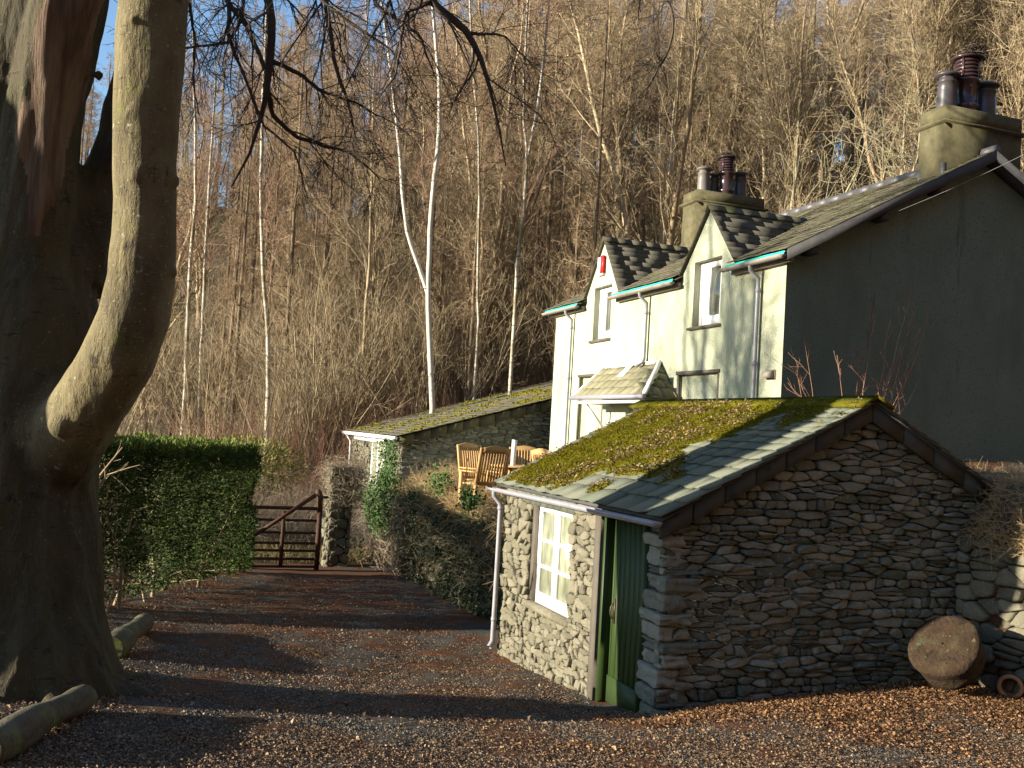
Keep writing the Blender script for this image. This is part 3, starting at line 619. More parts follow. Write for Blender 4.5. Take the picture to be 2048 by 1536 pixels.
# eaves gutter, membrane, fascia in three runs
segs = ((RY0+.02, D1[1]+.02), (D1[2]-.02, D2[1]+.02), (D2[2]-.02, RY1-.05))
for y0, y1 in segs:
    b = B(); bm_ = B()
    t = np.linspace(0, np.pi, 6); xx = EX0-.045; zz = EZ0-.07; V = []
    for yq in (y0, y1):
        for r_, tt in ((.06, t), (.052, t[::-1])):
            for a_ in tt: V.append((xx-r_*np.cos(a_), yq, zz-r_*np.sin(a_)))
    m = 12; b.add(V, [np.array([(j, (j+1) % m, m+(j+1) % m, m+j) for j in range(m)])])
    for yq in (y0, y1-.006): b.prism([(xx-.056*np.cos(a_), yq, zz-.056*np.sin(a_)) for a_ in t], (0, .006, 0))
    b.box((HX-.10, y0+.05, EZ0-.16), (HX-.02, y1-.05, EZ0-.06))
    k = 14; yv = np.linspace(y0+.04, y1-.04, k); V = []
    for q in yv: V += [(EX0-.005+rng.normal(0, .006), q, EZ0-.004), (EX0-.03+rng.normal(0, .008), q, EZ0-.075+rng.normal(0, .008)), (EX0+.04, q, EZ0-.085)]
    bm_.add(V, [np.array([(3*i+j, 3*i+3+j, 3*i+4+j, 3*i+1+j) for i in range(k-1) for j in range(2)])])
    b.obj('gutter', MT['pvc_brown'], house); bm_.obj('roof_membrane', MT['membrane'], house)
for yp, zt, zb in ((13.8, EZ0-.12, -1.4), (17.7, EZ0-.12, 1.55), (21.5, EZ0-.12, -1.4)):
    b = B(); P = np.array([(EX0-.045, yp, zt), (EX0-.03, yp, zt-.08), (HX-.075, yp, zt-.2), (HX-.075, yp, zt-.4), (HX-.075, yp, (zt+zb)/2), (HX-.075, yp, zb)])
    b.tubes(P, np.full(6, .035), 9)
    for z in (zt-.42, zt-1.6, zt-3.2):
        if z > zb: b.tubes(np.array([(HX-.075, yp, z), (HX-.075, yp, z+.06)]), np.full(2, .043), 9, cap=True)
    if zb > 0: b.tubes(np.array([(HX-.075, yp, zb+.03), (HX-.09, yp+.02, zb-.05), (HX-.17, yp+.12, zb-.12)]), np.full(3, .042), 9)
    b.obj('downpipe', MT['pvc'], house, smooth=True)
# dormers
for (ay, f0, f1, az, fz) in (D1, D2):
    xr = EX0+(az-EZ0)/ht+.1; b = B()
    for sg in (-1, 1):
        hw = (ay-f0)+.10; dv = np.array([0, -sg*hw, (az-fz)*hw/(ay-f0)]); L_ = np.linalg.norm(dv); dv = dv/L_
        o = np.array([HX-.07, ay+sg*hw, az+.05-(az-fz)*hw/(ay-f0)])
        def kp(x, s, L_=L_, o=o, dv=dv):
            z = (o+dv*s)[2]; return x < (z+.06-EZ0)/ht-(HX-.07-EX0)+.03
        slates(b, o, (1, 0, 0), dv, xr-HX, L_, [.15, .15, .145, .14], wid=(.38, .72), th=.003, keep=kp, seed=int(ay*10)+sg, lift=.0005, jit=.003)
        # deck triangle
        e0 = o+dv*.01-np.array([0, 0, .015]); r_ = np.array([HX-.05, ay, az+.03]); rb = np.array([xr, ay, az+.03])
        b.poly([e0, rb, r_] if sg < 0 else [e0, r_, rb], .3)
    dr = b.obj('dormer_roof', MT['slate_dark'], house)
    b = B(); x = HX-.08
    while x < xr-.1:
        for sg in (-1, 1): b.obox((x, ay, az+.10), (.34, 0, 0), (0, sg*.09, -.10), (0, 0, -.03))
        x += .35
    b.obj('ridge', MT['slate_mossy'], dr)
# chimneys
def pot(parent, x, y, z, h, r, m, big=False):
    b = B()
    if big:
        b.lathe((x, y, z), [(r*1.02, -.05), (r*1.0, .0), (r*.98, .08), (r*1.12, .1), (r*1.1, .14), (r*.92, .17), (r*.92, h*.52), (r*1.1, h*.54), (r*1.1, h*.58), (r*.8, h*.60)], 20)
        for k in range(5): b.lathe((x, y, z), [(r*.8, h*(.61+.063*k)), (r*1.02, h*(.615+.063*k)), (r*1.02, h*(.65+.063*k)), (r*.8, h*(.655+.063*k))], 20)
        b.lathe((x, y, z), [(r*.78, h*.55), (r*.78, h*.93)], 12); b.lathe((x, y, z), [(r*1.0, h*.92), (r*1.5, h*.925), (r*1.45, h*.945), (r*.8, h*1.0), (0.01, h*1.02)], 20)
        for q in range(4):
            a_ = q*1.57+.5; b.box((x+r*np.cos(a_)-.02, y+r*np.sin(a_)-.02, z+h*.58), (x+r*np.cos(a_)+.02, y+r*np.sin(a_)+.02, z+h*.93))
    else:
        b.lathe((x, y, z), [(r*1.12, -.05), (r*1.08, .02), (r*1.0, h*.5), (r*.95, h*.70), (r*1.05, h*.72), (r*1.05, h*.75), (r*.86, h*.78), (r*.84, h*.88)], 18)
        b.lathe((x, y, z), [(r*.6, h*.86), (r*1.35, h*.88), (r*1.3, h*.92), (r*.9, h*.98), (.01, h*1.03)], 18)
    return b.obj('chimney_pot', m, parent, smooth=True)
def chimney(x0, x1, y0, y1, zt, zb):
    b = B(); b.box((x0, y0, zb), (x1, y1, zt-.30)); c = b.obj('chimney', MT['chimney'], house)
    b = B(); b.box((x0-.07, y0-.07, zt-.30), (x1+.07, y1+.07, zt-.255), jit=.004); b.box((x0-.0, y0-.0, zt-.255), (x1+.0, y1+.0, zt), jit=.006); b.obj('cornice', MT['chimney'], c)
    b = B(); b.box((x0-.012, y0-.012, zb), (x0+.06, y0+.05, HE+(x0-HX)*ht+.27)); b.obj('flashing', MT['lead'], c); b = B(); b.box((x0-.012, y1-.05, zb), (x0+.05, y1+.012, HE+(x0-HX)*ht+.24)); b.obj('flashing', MT['lead'], c)
    return c
c1 = chimney(12.0, 13.65, 13.17, 13.75, 5.84, 4.5)
pot(c1, 12.25, 13.42, 5.84, .66, .16, MT['pot']); pot(c1, 12.66, 13.42, 5.84, 1.02, .19, MT['pot_red'], True); pot(c1, 13.08, 13.42, 5.84, .62, .17, MT['pot'])
c2 = chimney(12.0, 13.9, 21.3, 22.0, 6.12, 4.2)
pot(c2, 12.35, 21.65, 6.12, .68, .15, MT['pot_grey']); pot(c2, 12.72, 21.80, 6.12, .60, .14, MT['pot']); pot(c2, 12.93, 21.55, 6.12, 1.02, .18, MT['pot_red'], True); pot(c2, 13.36, 21.6, 6.12, .68, .16, MT['pot'])
# nests of twigs on the two tall pots
for (x, y, z, lab) in ((12.66, 13.3, 5.84+1.02, 'dark twig nest on the tall pot of the nearest chimney'), (12.93, 21.55, 6.12+1.0, 'small twig tuft on the tall pot of the farther chimney')):
    b = B(); n_ = 160; a_ = rng.random(n_)*6.28; r_ = rng.random(n_)*.15; p = np.stack([x+np.cos(a_)*r_, y+np.sin(a_)*r_, z+rng.uniform(-.02, .12 if z < 7 else .08, n_)], -1); d = rng.normal(0, .07, (n_, 3))*[1, 1, .5]
    b.tubes(np.stack([p-d, p+d], 1), np.full((n_, 2), .006), 3); tag(b.obj('nest', MT['twig_dark'], loc=(x, y, z)), lab, 'nest')
# porch hood
ps = dict(xe=8.32, y0=16.35, y1=19.66, ze=.78, zt=1.45, yt=17.15)
b = B(); sl_ = unit(np.array([HX-ps['xe'], 0, ps['zt']-ps['ze']])); PL = np.hypot(HX-ps['xe'], ps['zt']-ps['ze'])
slates(b, (ps['xe'], ps['y0'], ps['ze']), (0, 1, 0), sl_, ps['y1']-ps['y0'], PL, [.25, .24, .22], wid=(.22, .38), seed=41, keep=lambda x, s: x+.02 > (ps['yt']-ps['y0'])*s/PL)
b.prism([(ps['xe']+.02, ps['y0']+.05, ps['ze']-.02), (ps['xe']+.02, ps['y1'], ps['ze']-.02), (HX, ps['y1'], ps['zt']-.03), (HX, ps['yt'], ps['zt']-.03)], (.01, 0, -.02))
a3, b3, c3 = np.array([ps['xe'], ps['y0'], ps['ze']]), np.array([HX, ps['yt'], ps['zt']]), np.array([HX, ps['y0']+.02, ps['ze']])
b.prism([a3, c3, b3], (0, .015, -.02))
su = unit(np.array([0, ps['yt']-ps['y0'], ps['zt']-ps['ze']])); SLn = np.hypot(ps['yt']-ps['y0'], ps['zt']-ps['ze'])
slates(b, c3+su*.0, (-1, 0, 0), su, HX-ps['xe'], SLn, [.25, .24, .22, .2], wid=(.2, .34), seed=43, keep=lambda x, s: x < (HX-ps['xe'])*(1-s/SLn)+.06)
porch = b.obj('porch_roof', MT['slate_pale'], house)
b = B(); b.bar(a3+[0, 0, .03], b3+[0, 0, .04], .08, .05); b.bar((ps['xe'], ps['y1'], ps['ze']+.02), (HX, ps['y1'], ps['zt']+.03), .09, .05); b.bar((HX-.02, ps['yt'], ps['zt']+.02), (HX-.02, ps['y1'], ps['zt']+.02), .04, .07)
b.bar(sl_*0+[ps['xe']+.42, 18.3, ps['ze']+.43], [HX-.02, 18.3, ps['zt']+.05], .26, .02, up=(0, 0, 1)); b.obj('flashing', MT['white'], porch)
b = B(); b.bar((ps['xe']+.05, ps['y0']+.1, ps['ze']-.10), (ps['xe']+.05, ps['y1']-.1, ps['ze']-.10), .05, .07)
for y in (16.6, 19.3):
    b.bar((ps['xe']+.04, y, ps['ze']-.10), (HX, y, ps['ze']-.10), .05, .07); b.bar((ps['xe']+.16, y, ps['ze']-.15), (HX-.02, y, ps['ze']-.75), .05, .05); b.bar((HX-.03, y, ps['ze']-.1), (HX-.03, y, ps['ze']-.95), .05, .05)
b.obj('porch_bracket', MT['white'], house)
b = B(); b.tubes(np.array([(ps['xe']-.04, ps['y0']-.05, ps['ze']-.02), (ps['xe']-.04, ps['y1']+.05, ps['ze']-.01)]), np.full(2, .05), 10, cap=True); b.obj('porch_gutter', MT['pvc'], house, smooth=True)
# lamp and alarm on the wall
b = B(); p = at_x(1543, 750, HX); b.box((HX-.02, p[1]-.12, p[2]-.07), (HX, p[1]+.12, p[2]+.08)); b.prism([(HX-.02, p[1]-.1, p[2]-.05), (HX-.02, p[1]-.1, p[2]+.07), (HX-.11, p[1]-.1, p[2]+.05), (HX-.13, p[1]-.1, p[2]-.05)], (0, .2, 0)); b.obj('wall_lamp', MT['pvc_brown'], house)
p = at_x(1206, 530, HX); b = B(); b.box((HX-.07, p[1]-.14, p[2]-.24), (HX-.001, p[1]+.14, p[2]+.17)); al = b.obj('alarm_box', MT['white'], house)
b = B(); b.box((HX-.075, p[1]-.17, p[2]-.20), (HX-.068, p[1]-.02, p[2]+.19)); b.box((HX-.068, p[1]-.145, p[2]-.20), (HX-.01, p[1]-.139, p[2]+.19)); b.obj('red_panel', MT['red'], al)
# overhead cable from the gable
p0 = at_y(1772, 432, HY0-.1); p1 = at_y(2140, 262, 10.5); t = np.linspace(0, 1, 12)[:, None]; P = p0+(p1-p0)*t; P[:, 2] -= .05*np.sin(t[:, 0]*np.pi)
b = B(); b.tubes(P, np.full(12, .0045), 5); b.tubes(np.array([p0, p0+[.0, .12, .02]]), np.full(2, .03), 6, cap=True); tag(b.obj('overhead_cable', MT['lead']), 'thin overhead cable running from the cottage gable to the right', 'cable')

# ------------------------------------------------------------------ terrace, retaining walls, hut
b = B(); b.box((6.05, 13.0, -3.6), (9.03, 23.7, -1.38)); b.box((9.03, 12.0, -3.6), (20, 23.7, -1.41)); tag(b.obj('terrace', MT['terrace']), kind='structure')
rw = thing('retaining_wall', 'mossy retaining wall under dead bracken between the shed and the gate', 'wall', (5.4, 16, -3.1))
b = B(); b.prism([(5.64, 13.1, -3.5), (5.34, 20.3, -3.5), (6.2, 20.4, -3.5), (6.2, 13.1, -3.5)], (0, 0, 2.12)); b.obj('wall_core', MT['joint'], rw)
b = B(); o = np.array([5.50, 13.1, -3.3]); u = unit(np.array([-.3, 7.2, 0])); stones(b, o+[-.0, 0, 0], u, unit(np.array([.05, 0, 1])), unit(np.array([-7.2, -.3, 0])), [(0, 0), (7.2, 0), (7.2, 1.95), (0, 1.95)], row=(.09, .24), wid=(.15, .5), seed=51, bulge=.06, squash=1.7, back=.2)
b.obj('stone_face', MT['stone_moss'], rw, smooth=True)
b = B(); stones(b, (5.15, 20.4, -3.3), (1, 0, 0), (0, 0, 1), (0, 1, 0), [(0, 0), (1, 0), (1, 1.95), (0, 1.95)], row=(.09, .24), wid=(.15, .5), seed=52, bulge=.06, squash=1.7); b.obj('stone_end', MT['stone_moss'], rw, smooth=True)
# gate pillar
pp = at_d(664, 1130, 21.7); b = B(); pil = thing('gate_pillar', 'tall narrow stone gate pillar wrapped in dead stems beside the timber gate', 'pillar', (pp[0], pp[1], -3.2))
x0, y0 = pp[0]-.15, pp[1]-.05; zt = -1.0
b.box((x0+.04, y0+.04, -3.4), (x0+.46, y0+.5, zt-.05)); b.obj('pillar_core', MT['joint_front'], pil)
b = B(); stones(b, (x0, y0+.03, -3.4), (1, 0, 0), (0, 0, 1), (0, -1, 0), [(0, 0), (.5, 0), (.5, 2.4), (0, 2.4)], row=(.1, .3), wid=(.2, .5), seed=61, bulge=.04, squash=1.3)
stones(b, (x0+.03, y0, -3.4), (0, 1, 0), (0, 0, 1), (-1, 0, 0), [(0, 0), (.5, 0), (.5, 2.4), (0, 2.4)], row=(.1, .3), wid=(.2, .5), seed=62, bulge=.04, squash=1.3)
b.obj('stone_face', MT['stone_front'], pil, smooth=True)
# right hand retaining wall and bank
rb = thing('garden_wall', 'low rubble retaining wall at the right edge, sunlit, below a grassy bank', 'wall', (8.3, 7.5, -2.4))
a0, a1 = np.array([8.08, 8.50, -2.75]), np.array([8.55, 6.2, -2.75]); u = unit(a1-a0); n_ = np.array([u[1], -u[0], 0]); n_ = n_ if n_[0] < 0 else -n_; Lw = np.linalg.norm(a1-a0)
b = B(); b.prism([a0-n_*.19, a1-n_*.19, a1-n_*.6, a0-n_*.6], (0, 0, 1.85)); b.obj('wall_core', MT['joint'], rb)
b = B(); stones(b, a0-n_*.0, u, unit(-n_*.08+[0, 0, 1]), n_, [(0, 0), (Lw, 0), (Lw, 1.8), (0, 1.9)], row=(.07, .24), wid=(.12, .42), seed=71, bulge=.06, squash=1.7, back=.2, gap=.004); b.obj('stone_face', MT['stone_front'], rb, smooth=True)
bx = np.linspace(7.95, 16, 75); by = np.linspace(3.5, 13.3, 55); XB, YB = np.meshgrid(bx, by)
din = np.clip(XB-(8.08+(8.5-YB)*.204), -1, 3); top = -.90+np.clip(din, 0, .35)*1.9+np.clip(XB-9.5, 0, 3)*.05; ZB = np.where(din > .10, top, -3.2)
ZB = np.where((XB < 8.8) & (YB > 8.25), -3.2, ZB)+np.array([mn.noise(Vector((x*2, y*2, 0)))*.08 for x, y in zip(XB.ravel(), YB.ravel())]).reshape(XB.shape)
b = B(); nx = len(bx); ny = len(by); ii = (np.arange(ny-1)[:, None]*nx+np.arange(nx-1)[None]).reshape(-1); b.add(np.stack([XB, YB, ZB], -1).reshape(-1, 3), np.stack([ii, ii+1, ii+1+nx, ii+nx], -1), .5)
tag(b.obj('bank', MT['ground'], smooth=True), kind='structure')
# hut
hut = thing('stone_hut', 'low stone outbuilding with mossy stone slate roof and ivy at its corner, beyond the chairs', 'outbuilding', (5.6, 23.6, -4))
UX, UY0, UY1, UE, us = 5.6, 23.6, 30.4, -.30, .295
b = B(); b.prism([(UX+.06, UY0+.06, -4.2), (13, UY0+.06, -4.2), (13, UY0+.06, UE+7.4*us-.1), (UX+.06, UY0+.06, UE-.02)], (0, UY1-UY0, 0)); b.obj('wall_core', MT['joint'], hut)
b = B(); stones(b, (UX, UY0+.04, -2.2), (1, 0, 0), (0, 0, 1), (0, -1, 0), [(0, 0), (4.4, 0), (4.4, 1.8+4.4*us), (0, 1.8)], row=(.05, .12), wid=(.15, .5), seed=81, squash=3)
b.obj('gable_wall', MT['stone'], hut, smooth=True)
b = B(); stones(b, (UX+.03, UY0, -4.2), (0, 1, 0), (0, 0, 1), (-1, 0, 0), [(0, 0), (6.8, 0), (6.8, 3.75), (0, 3.75)], row=(.08, .16), wid=(.15, .4), seed=82, squash=1.8); b.obj('front_wall', MT['stone_front'], hut, smooth=True)
b = B(); hu = unit(np.array([1, 0, us])); slates(b, (UX-.15, UY0-.15, UE), (0, 1, 0), hu, UY1-UY0+.4, 7.6, [.22]*8+[.2], wid=(.2, .4), seed=83, lift=.012, th=.014)
hr = b.obj('roof', MT['slate_mossy'], hut)
b = B(); n_ = 9000; s_ = rng.random(n_)*6.5; y_ = UY0+rng.random(n_)*6.6; mk_ = np.array([mn.noise(Vector((a*.9, c*1.6, 4))) for a, c in zip(s_, y_)]); s_, y_ = s_[mk_ > .16], y_[mk_ > .16]; n_ = len(s_)
P = np.array([UX-.15, 0, UE+.02])+s_[:, None]*hu+y_[:, None]*np.array([0, 1, 0]); b.ico(P+[0, 0, .01], rng.uniform(.02, .06, n_), .5); b.obj('moss', MT['moss'], hr)
b = B()
for i in range(10):
    t0, t1 = i*.42+.0, i*.42+.405; p = np.array([UX-.12, UY0-.10+rng.uniform(0, .02), UE-.02]); b.prism([p+hu*t0, p+hu*t1, p+hu*t1-[0, 0, .22], p+hu*t0-[0, 0, .22]], (0, .06, 0))
b.obj('verge_slab', MT['slate_mossy'], hut)
b = B(); b.tubes(np.array([(UX-.2, UY0-.1, UE-.05), (UX-.2, UY1+.25, UE-.05)]), np.full(2, .055), 8, cap=True); b.tubes(np.array([(UX-.2, 30.0, UE-.08), (UX-.06, 30.0, UE-.3), (UX-.06, 30.0, -2), (UX-.06, 30.0, -4)]), np.full(4, .04), 8)
b.obj('gutter', MT['white'], hut, smooth=True)
b = B(); y0, y1 = 25.3, 26.9; x = UX-.02
for y in (y0, (y0+y1)/2-.03, y1-.07): b.box((x-.03, y, -1.72), (x+.03, y+.08, -.55))
b.box((x-.028, y0+.08, -1.72), (x+.028, y1-.07, -1.64)); b.box((x-.045, y0-1.0, -.52), (x+.03, y1+2.6, -.38)); hw_ = b.obj('window', MT['white'], hut)
b = B(); b.box((x-.01, y0+.05, -1.7), (x+.0, y1-.05, -.55)); b.obj('pane', MT['dirty'], hw_)

# ------------------------------------------------------------------ gate
gp = at_d(632, 1138, 21.0); gate = thing('field_gate', 'dark brown seven bar timber field gate closed across the drive', 'gate', tuple(gp)); GX, GY = gp[0], gp[1]; GZ = gp[2]
b = B(); b.box((GX-.05, GY-.045, GZ-.05), (GX+.05, GY+.045, GZ+1.25))
P = np.array([(GX, GY, GZ+1.2), (GX-.01, GY, GZ+1.4), (GX+.0, GY, GZ+1.5), (GX-.05, GY, GZ+1.6), (GX-.08, GY, GZ+1.66)]); b.tubes(P, np.array([.06, .06, .062, .065, .045]), 8, cap=True); b.box((GX+.03, GY-.04, GZ+1.48), (GX+.16, GY+.04, GZ+1.53)); b.obj('heel_post', MT['gatewood'], gate)
for py in (1015.7, 1040, 1065, 1086, 1101, 1117.6, 1133):
    z = at_y(570, py, GY)[2]; b = B(); h = .05 if py > 1020 else .07; b.box((GX-3.3, GY-.02, z-h/2), (GX-.05, GY+.02, z+h/2)); b.obj('rail', MT['gatewood'], gate)
b = B(); q = at_y(564, 1080, GY)[0]; b.box((q-.04, GY-.045, GZ+.03), (q+.04, GY-.02, GZ+1.2)); b.obj('upright', MT['gatewood'], gate)
b = B(); b.bar(at_y(632, 990, GY-.03)-[0, 0, 0], at_y(500, 1076, GY-.03), .035, .08); b.obj('brace', MT['gatewood'], gate)
b = B(); b.box((GX-3.4, GY-.05, GZ), (GX-3.3, GY+.05, GZ+1.3)); b.obj('shutting_post', MT['gatewood'], gate)

# ------------------------------------------------------------------ garden chairs and table
def chair():
    c = thing('garden_chair', '', 'chair', (0, 0, 0)); w_ = .60; lean = .13
    for lo_, hi_ in (((-w_/2, -.03, 0), (-w_/2+.045, .03, .45)), ((w_/2-.045, -.03, 0), (w_/2, .03, .45)), ((-w_/2, -.52, 0), (-w_/2+.045, -.46, .64)), ((w_/2-.045, -.52, 0), (w_/2, -.46, .64))):
        b = B(); b.box(lo_, hi_); b.obj('leg', MT['teak'], c)
    b = B()
    for i in range(7): b.box((-w_/2+.03, -.5+i*.07, .42), (w_/2-.03, -.445+i*.07, .445))
    b.obj('seat', MT['teak'], c)
    b = B(); d = np.array([0, lean, .66]); up = unit(d)
    for s in (-1, 1): b.bar((s*(w_/2-.025), .0, .43), np.array((s*(w_/2-.025), 0, .43))+d, .05, .035, up=(0, 1, 0))
    k = 9
    for i in range(k):
        x = -w_/2+.075+i*(w_-.15)/(k-1); b.bar((x, 0, .46), np.array((x, 0, .46))+d*.88, .028, .018, up=(0, 1, 0))
    b.bar(np.array((-w_/2+.05, 0, .43))+d*.05, np.array((w_/2-.05, 0, .43))+d*.05, .05, .03, up=unit(np.array([0, -.66, lean])))
    xs = np.linspace(-w_/2+.05, w_/2-.05, 11); pts = [np.array((x, 0, .43))+d*(1.0+.07*np.cos(x/w_*np.pi*1.0)**2) for x in xs]+[np.array((x, 0, .43))+d*.86 for x in xs[::-1]]
    b.prism(pts, (0, .03, 0)); b.obj('backrest', MT['teak'], c)
    for s in (-1, 1):
        b = B(); b.box((s*(w_/2-.02)-.03, -.56, .64), (s*(w_/2-.02)+.03, .05, .665)); b.obj('armrest', MT['teak'], c)
    return c
ch0 = chair(); labs = ['teak slatted garden chair farthest left, partly behind the nearest chair', 'teak slatted garden chair nearest the camera with its back to the drive', 'teak slatted garden chair behind the white pole at the table', 'teak slatted garden chair half hidden by the shed roof']
tp = at_d(1040, 928, 18.8)
for i, (px, py, dd, az) in enumerate(((948, 884, 19.0, .45), (984, 889, 17.3, math.pi+.2), (1052, 886, 19.3, -.25), (1098, 893, 17.4, 1.9))):
    c = ch0 if i == 0 else copy_tree(ch0); p = at_d(px, py, dd); c.location = (p[0], p[1], -1.38); c.rotation_euler = (0, 0, az); c.scale = (1.02, 1.02, .97); tag(c, labs[i], 'chair', 'teak chairs on the terrace')
    if i == 1: c.rotation_euler = (0, 0, math.pi+.25)
t_ = thing('garden_table', 'round teak garden table between the slatted chairs', 'table', (tp[0], tp[1], -1.38))
b = B(); b.lathe((tp[0], tp[1], -.68), [(.01, 0), (.55, 0), (.57, .015), (.55, .03), (.01, .03)], 28); b.obj('table_top', MT['teak'], t_)
for a_ in range(4):
    b = B(); q = np.array([math.cos(a_*1.57+.6), math.sin(a_*1.57+.6), 0]); b.bar(np.array([tp[0], tp[1], -1.38])+q*.42, np.array([tp[0], tp[1], -.69])+q*.3, .05, .05, up=(0.1, 1, 0)); b.obj('leg', MT['teak'], t_)
p = at_d(1026, 925, 18.6); b = B(); b.tubes(np.array([(p[0], p[1], -1.38), (p[0], p[1], -.5), (p[0]+.01, p[1], -.17)]), np.array([.02, .045, .05]), 10, cap=True)
tag(b.obj('parasol', MT['white'], loc=(p[0], p[1], -1.38)), 'slim white closed parasol standing through the teak table', 'parasol')

# ------------------------------------------------------------------ branching
def kids(P, R, n, t0, t1, ang, ln, k, wob=.12, up=0.0, rr=.55, g=rng, lvar=.35, taper=.25, tfall=.5):
    """n children on every polyline of P; returns (Pc, Rc)"""
    N, K, _ = P.shape; idx = np.repeat(np.arange(N), n); t = g.uniform(t0, t1, N*n)*(K-1); i = np.minimum(t.astype(int), K-2); f = (t-i)[:, None]
    p0 = P[idx, i]*(1-f)+P[idx, i+1]*f; T = unit(P[idx, i+1]-P[idx, i]); r = R[idx, i]*(1-f[:, 0])+R[idx, i+1]*f[:, 0]
    q = unit(np.cross(T, g.normal(0, 1, T.shape))); a = (ang*(1+g.normal(0, .25, N*n)))[:, None]; D = T*np.cos(a)+q*np.sin(a)
    L = np.broadcast_to(ln, (N,))[idx] if np.ndim(ln) else np.full(N*n, ln)
    L = L*(1-tfall*(t/(K-1)))*np.exp(g.normal(0, lvar, N*n)); out = [p0]; d = D
    for j in range(k-1):
        d = unit(d+g.normal(0, wob, d.shape)+np.array([0, 0, up])); out.append(out[-1]+d*(L/(k-1))[:, None])
    Rc = (r*rr)[:, None]*np.linspace(1, taper, k)[None]
    return np.stack(out, 1), Rc
def resample(pts, n):
    pts = np.asarray(pts, float); d = np.r_[0, np.cumsum(np.linalg.norm(np.diff(pts[:, :3], axis=0), axis=1))]; t = np.linspace(0, d[-1], n)
    return np.stack([np.interp(t, d, pts[:, i]) for i in range(pts.shape[1])], -1)

# ------------------------------------------------------------------ the big beech
def pxs(L, dz=0): return np.array([list(at_d(a, c, d+dz))+[hw/F*(d+dz)] for a, c, d, hw in L])
base = gpt(95, 1350); bz = gz(base[0], base[1])
beech = thing('beech_tree', 'huge multi stemmed grey beech tree at the left edge of the drive', 'tree', (base[0], base[1], bz))
tr = [(50, 1420, 8.55, 200), (50, 1340, 8.6, 176), (54, 1250, 8.7, 152), (56, 1130, 8.8, 138), (58, 1000, 8.9, 133), (62, 880, 9.0, 130), (70, 760, 9.1, 125), (75, 640, 9.2, 120), (70, 560, 9.25, 110), (70, 450, 9.3, 95)]
st1 = [(60, 1150, 9.0, 50), (75, 1010, 8.9, 66), (118, 915, 8.72, 74), (178, 812, 8.55, 77), (236, 710, 8.4, 73), (272, 620, 8.4, 66), (288, 520, 8.4, 60), (291, 400, 8.4, 57), (293, 300, 8.4, 58), (297, 200, 8.4, 61), (303, 100, 8.4, 65), (309, 0, 8.4, 69), (318, -150, 8.4, 64), (335, -400, 8.6, 58), (360, -700, 9.0, 50), (400, -1050, 9.2, 40), (470, -1500, 9.5, 26)]
st2 = [(70, 600, 9.2, 95), (72, 450, 9.2, 88), (80, 300, 9.2, 80), (103, 160, 9.2, 74), (140, 0, 9.2, 70), (180, -200, 9.3, 62), (230, -500, 9.5, 50), (280, -900, 9.8, 36)]
st3 = [(-10, 700, 9.2, 70), (-20, 480, 9.3, 60), (5, 300, 9.3, 56), (25, 160, 9.3, 52), (55, 0, 9.3, 48), (80, -200, 9.3, 44), (90, -500, 9.4, 36), (60, -1000, 9.5, 24)]
st4 = [(130, 560, 9.4, 90), (190, 430, 9.6, 62), (232, 310, 9.7, 46), (266, 180, 9.8, 42), (300, 20, 10, 40), (350, -200, 10.3, 36), (450, -600, 11, 28), (600, -1100, 12, 18)]
stems = [resample(pxs(q, -.35), n) for q, n in ((tr, 22), (st1, 40), (st2, 24), (st3, 24), (st4, 24))]
b = B()
for q in stems: b.tubes(q[:, :3], q[:, 3], 20, cap=True)
for a_, ln, r_ in ((-.35, 1.15, .34), (-1.25, 1.15, .3), (-.85, .9, .2), (-2.0, 1.2, .3), (2.6, 1.1, .3), (1.5, 1.0, .3), (.4, 1.05, .32)):   # root buttresses
    c = at_d(50, 1250, 8.35); e = c+np.array([math.cos(a_)*ln, math.sin(a_)*ln, 0]); e[2] = gz(e[0], e[1])-.08; m_ = (c+e)/2+[0, 0, -.25]; c2_ = c+[0, 0, .35]
    b.tubes(resample(np.array([list(c2_)+[r_*1.3], list(m_)+[r_*.95], list(e)+[r_*.35]]), 8)[:, :3], np.linspace(r_*1.3, r_*.4, 8), 12, cap=True)
for px, py, dd, r_ in ((262, 233, 7.84, .05), (274, 352, 7.84, .065), (346, 362, 8.02, .055), (266, 40, 7.8, .045), (195, 150, 8.8, .07), (120, 850, 7.95, .1), (344, 545, 8.02, .04)):
    c = at_d(px, py, dd); b.lathe(c-[0, 0, r_], [(.01, 0), (r_*.7, r_*.3), (r_, r_), (r_*.7, r_*1.7), (.01, r_*2)], 12)
tmp = b.obj('tmp', MT['beech'])
md = tmp.modifiers.new('r', 'REMESH'); md.mode = 'VOXEL'; md.voxel_size = .027
ms_ = tmp.modifiers.new('s', 'SMOOTH'); ms_.iterations = 3; ms_.factor = .5
dg = bpy.context.evaluated_depsgraph_get(); me = bpy.data.meshes.new_from_object(tmp.evaluated_get(dg)); bpy.data.objects.remove(tmp)
co = np.empty(len(me.vertices)*3, np.float32); me.vertices.foreach_get('co', co); co = co.reshape(-1, 3); no = np.empty_like(co); me.vertices.foreach_get('normal', no.reshape(-1)) if False else None
no = np.array([v.normal[:] for v in me.vertices], np.float32)
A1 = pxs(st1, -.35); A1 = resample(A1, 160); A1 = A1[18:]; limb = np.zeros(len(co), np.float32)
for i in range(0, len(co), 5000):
    dd = np.linalg.norm(co[i:i+5000, None]-A1[None, :, :3], axis=2)-A1[None, :, 3]; limb[i:i+5000] = np.clip(1-(dd.min(1)-.03)/.12, 0, 1)*np.clip((co[i:i+5000, 2]+.75)/.6, 0, 1)
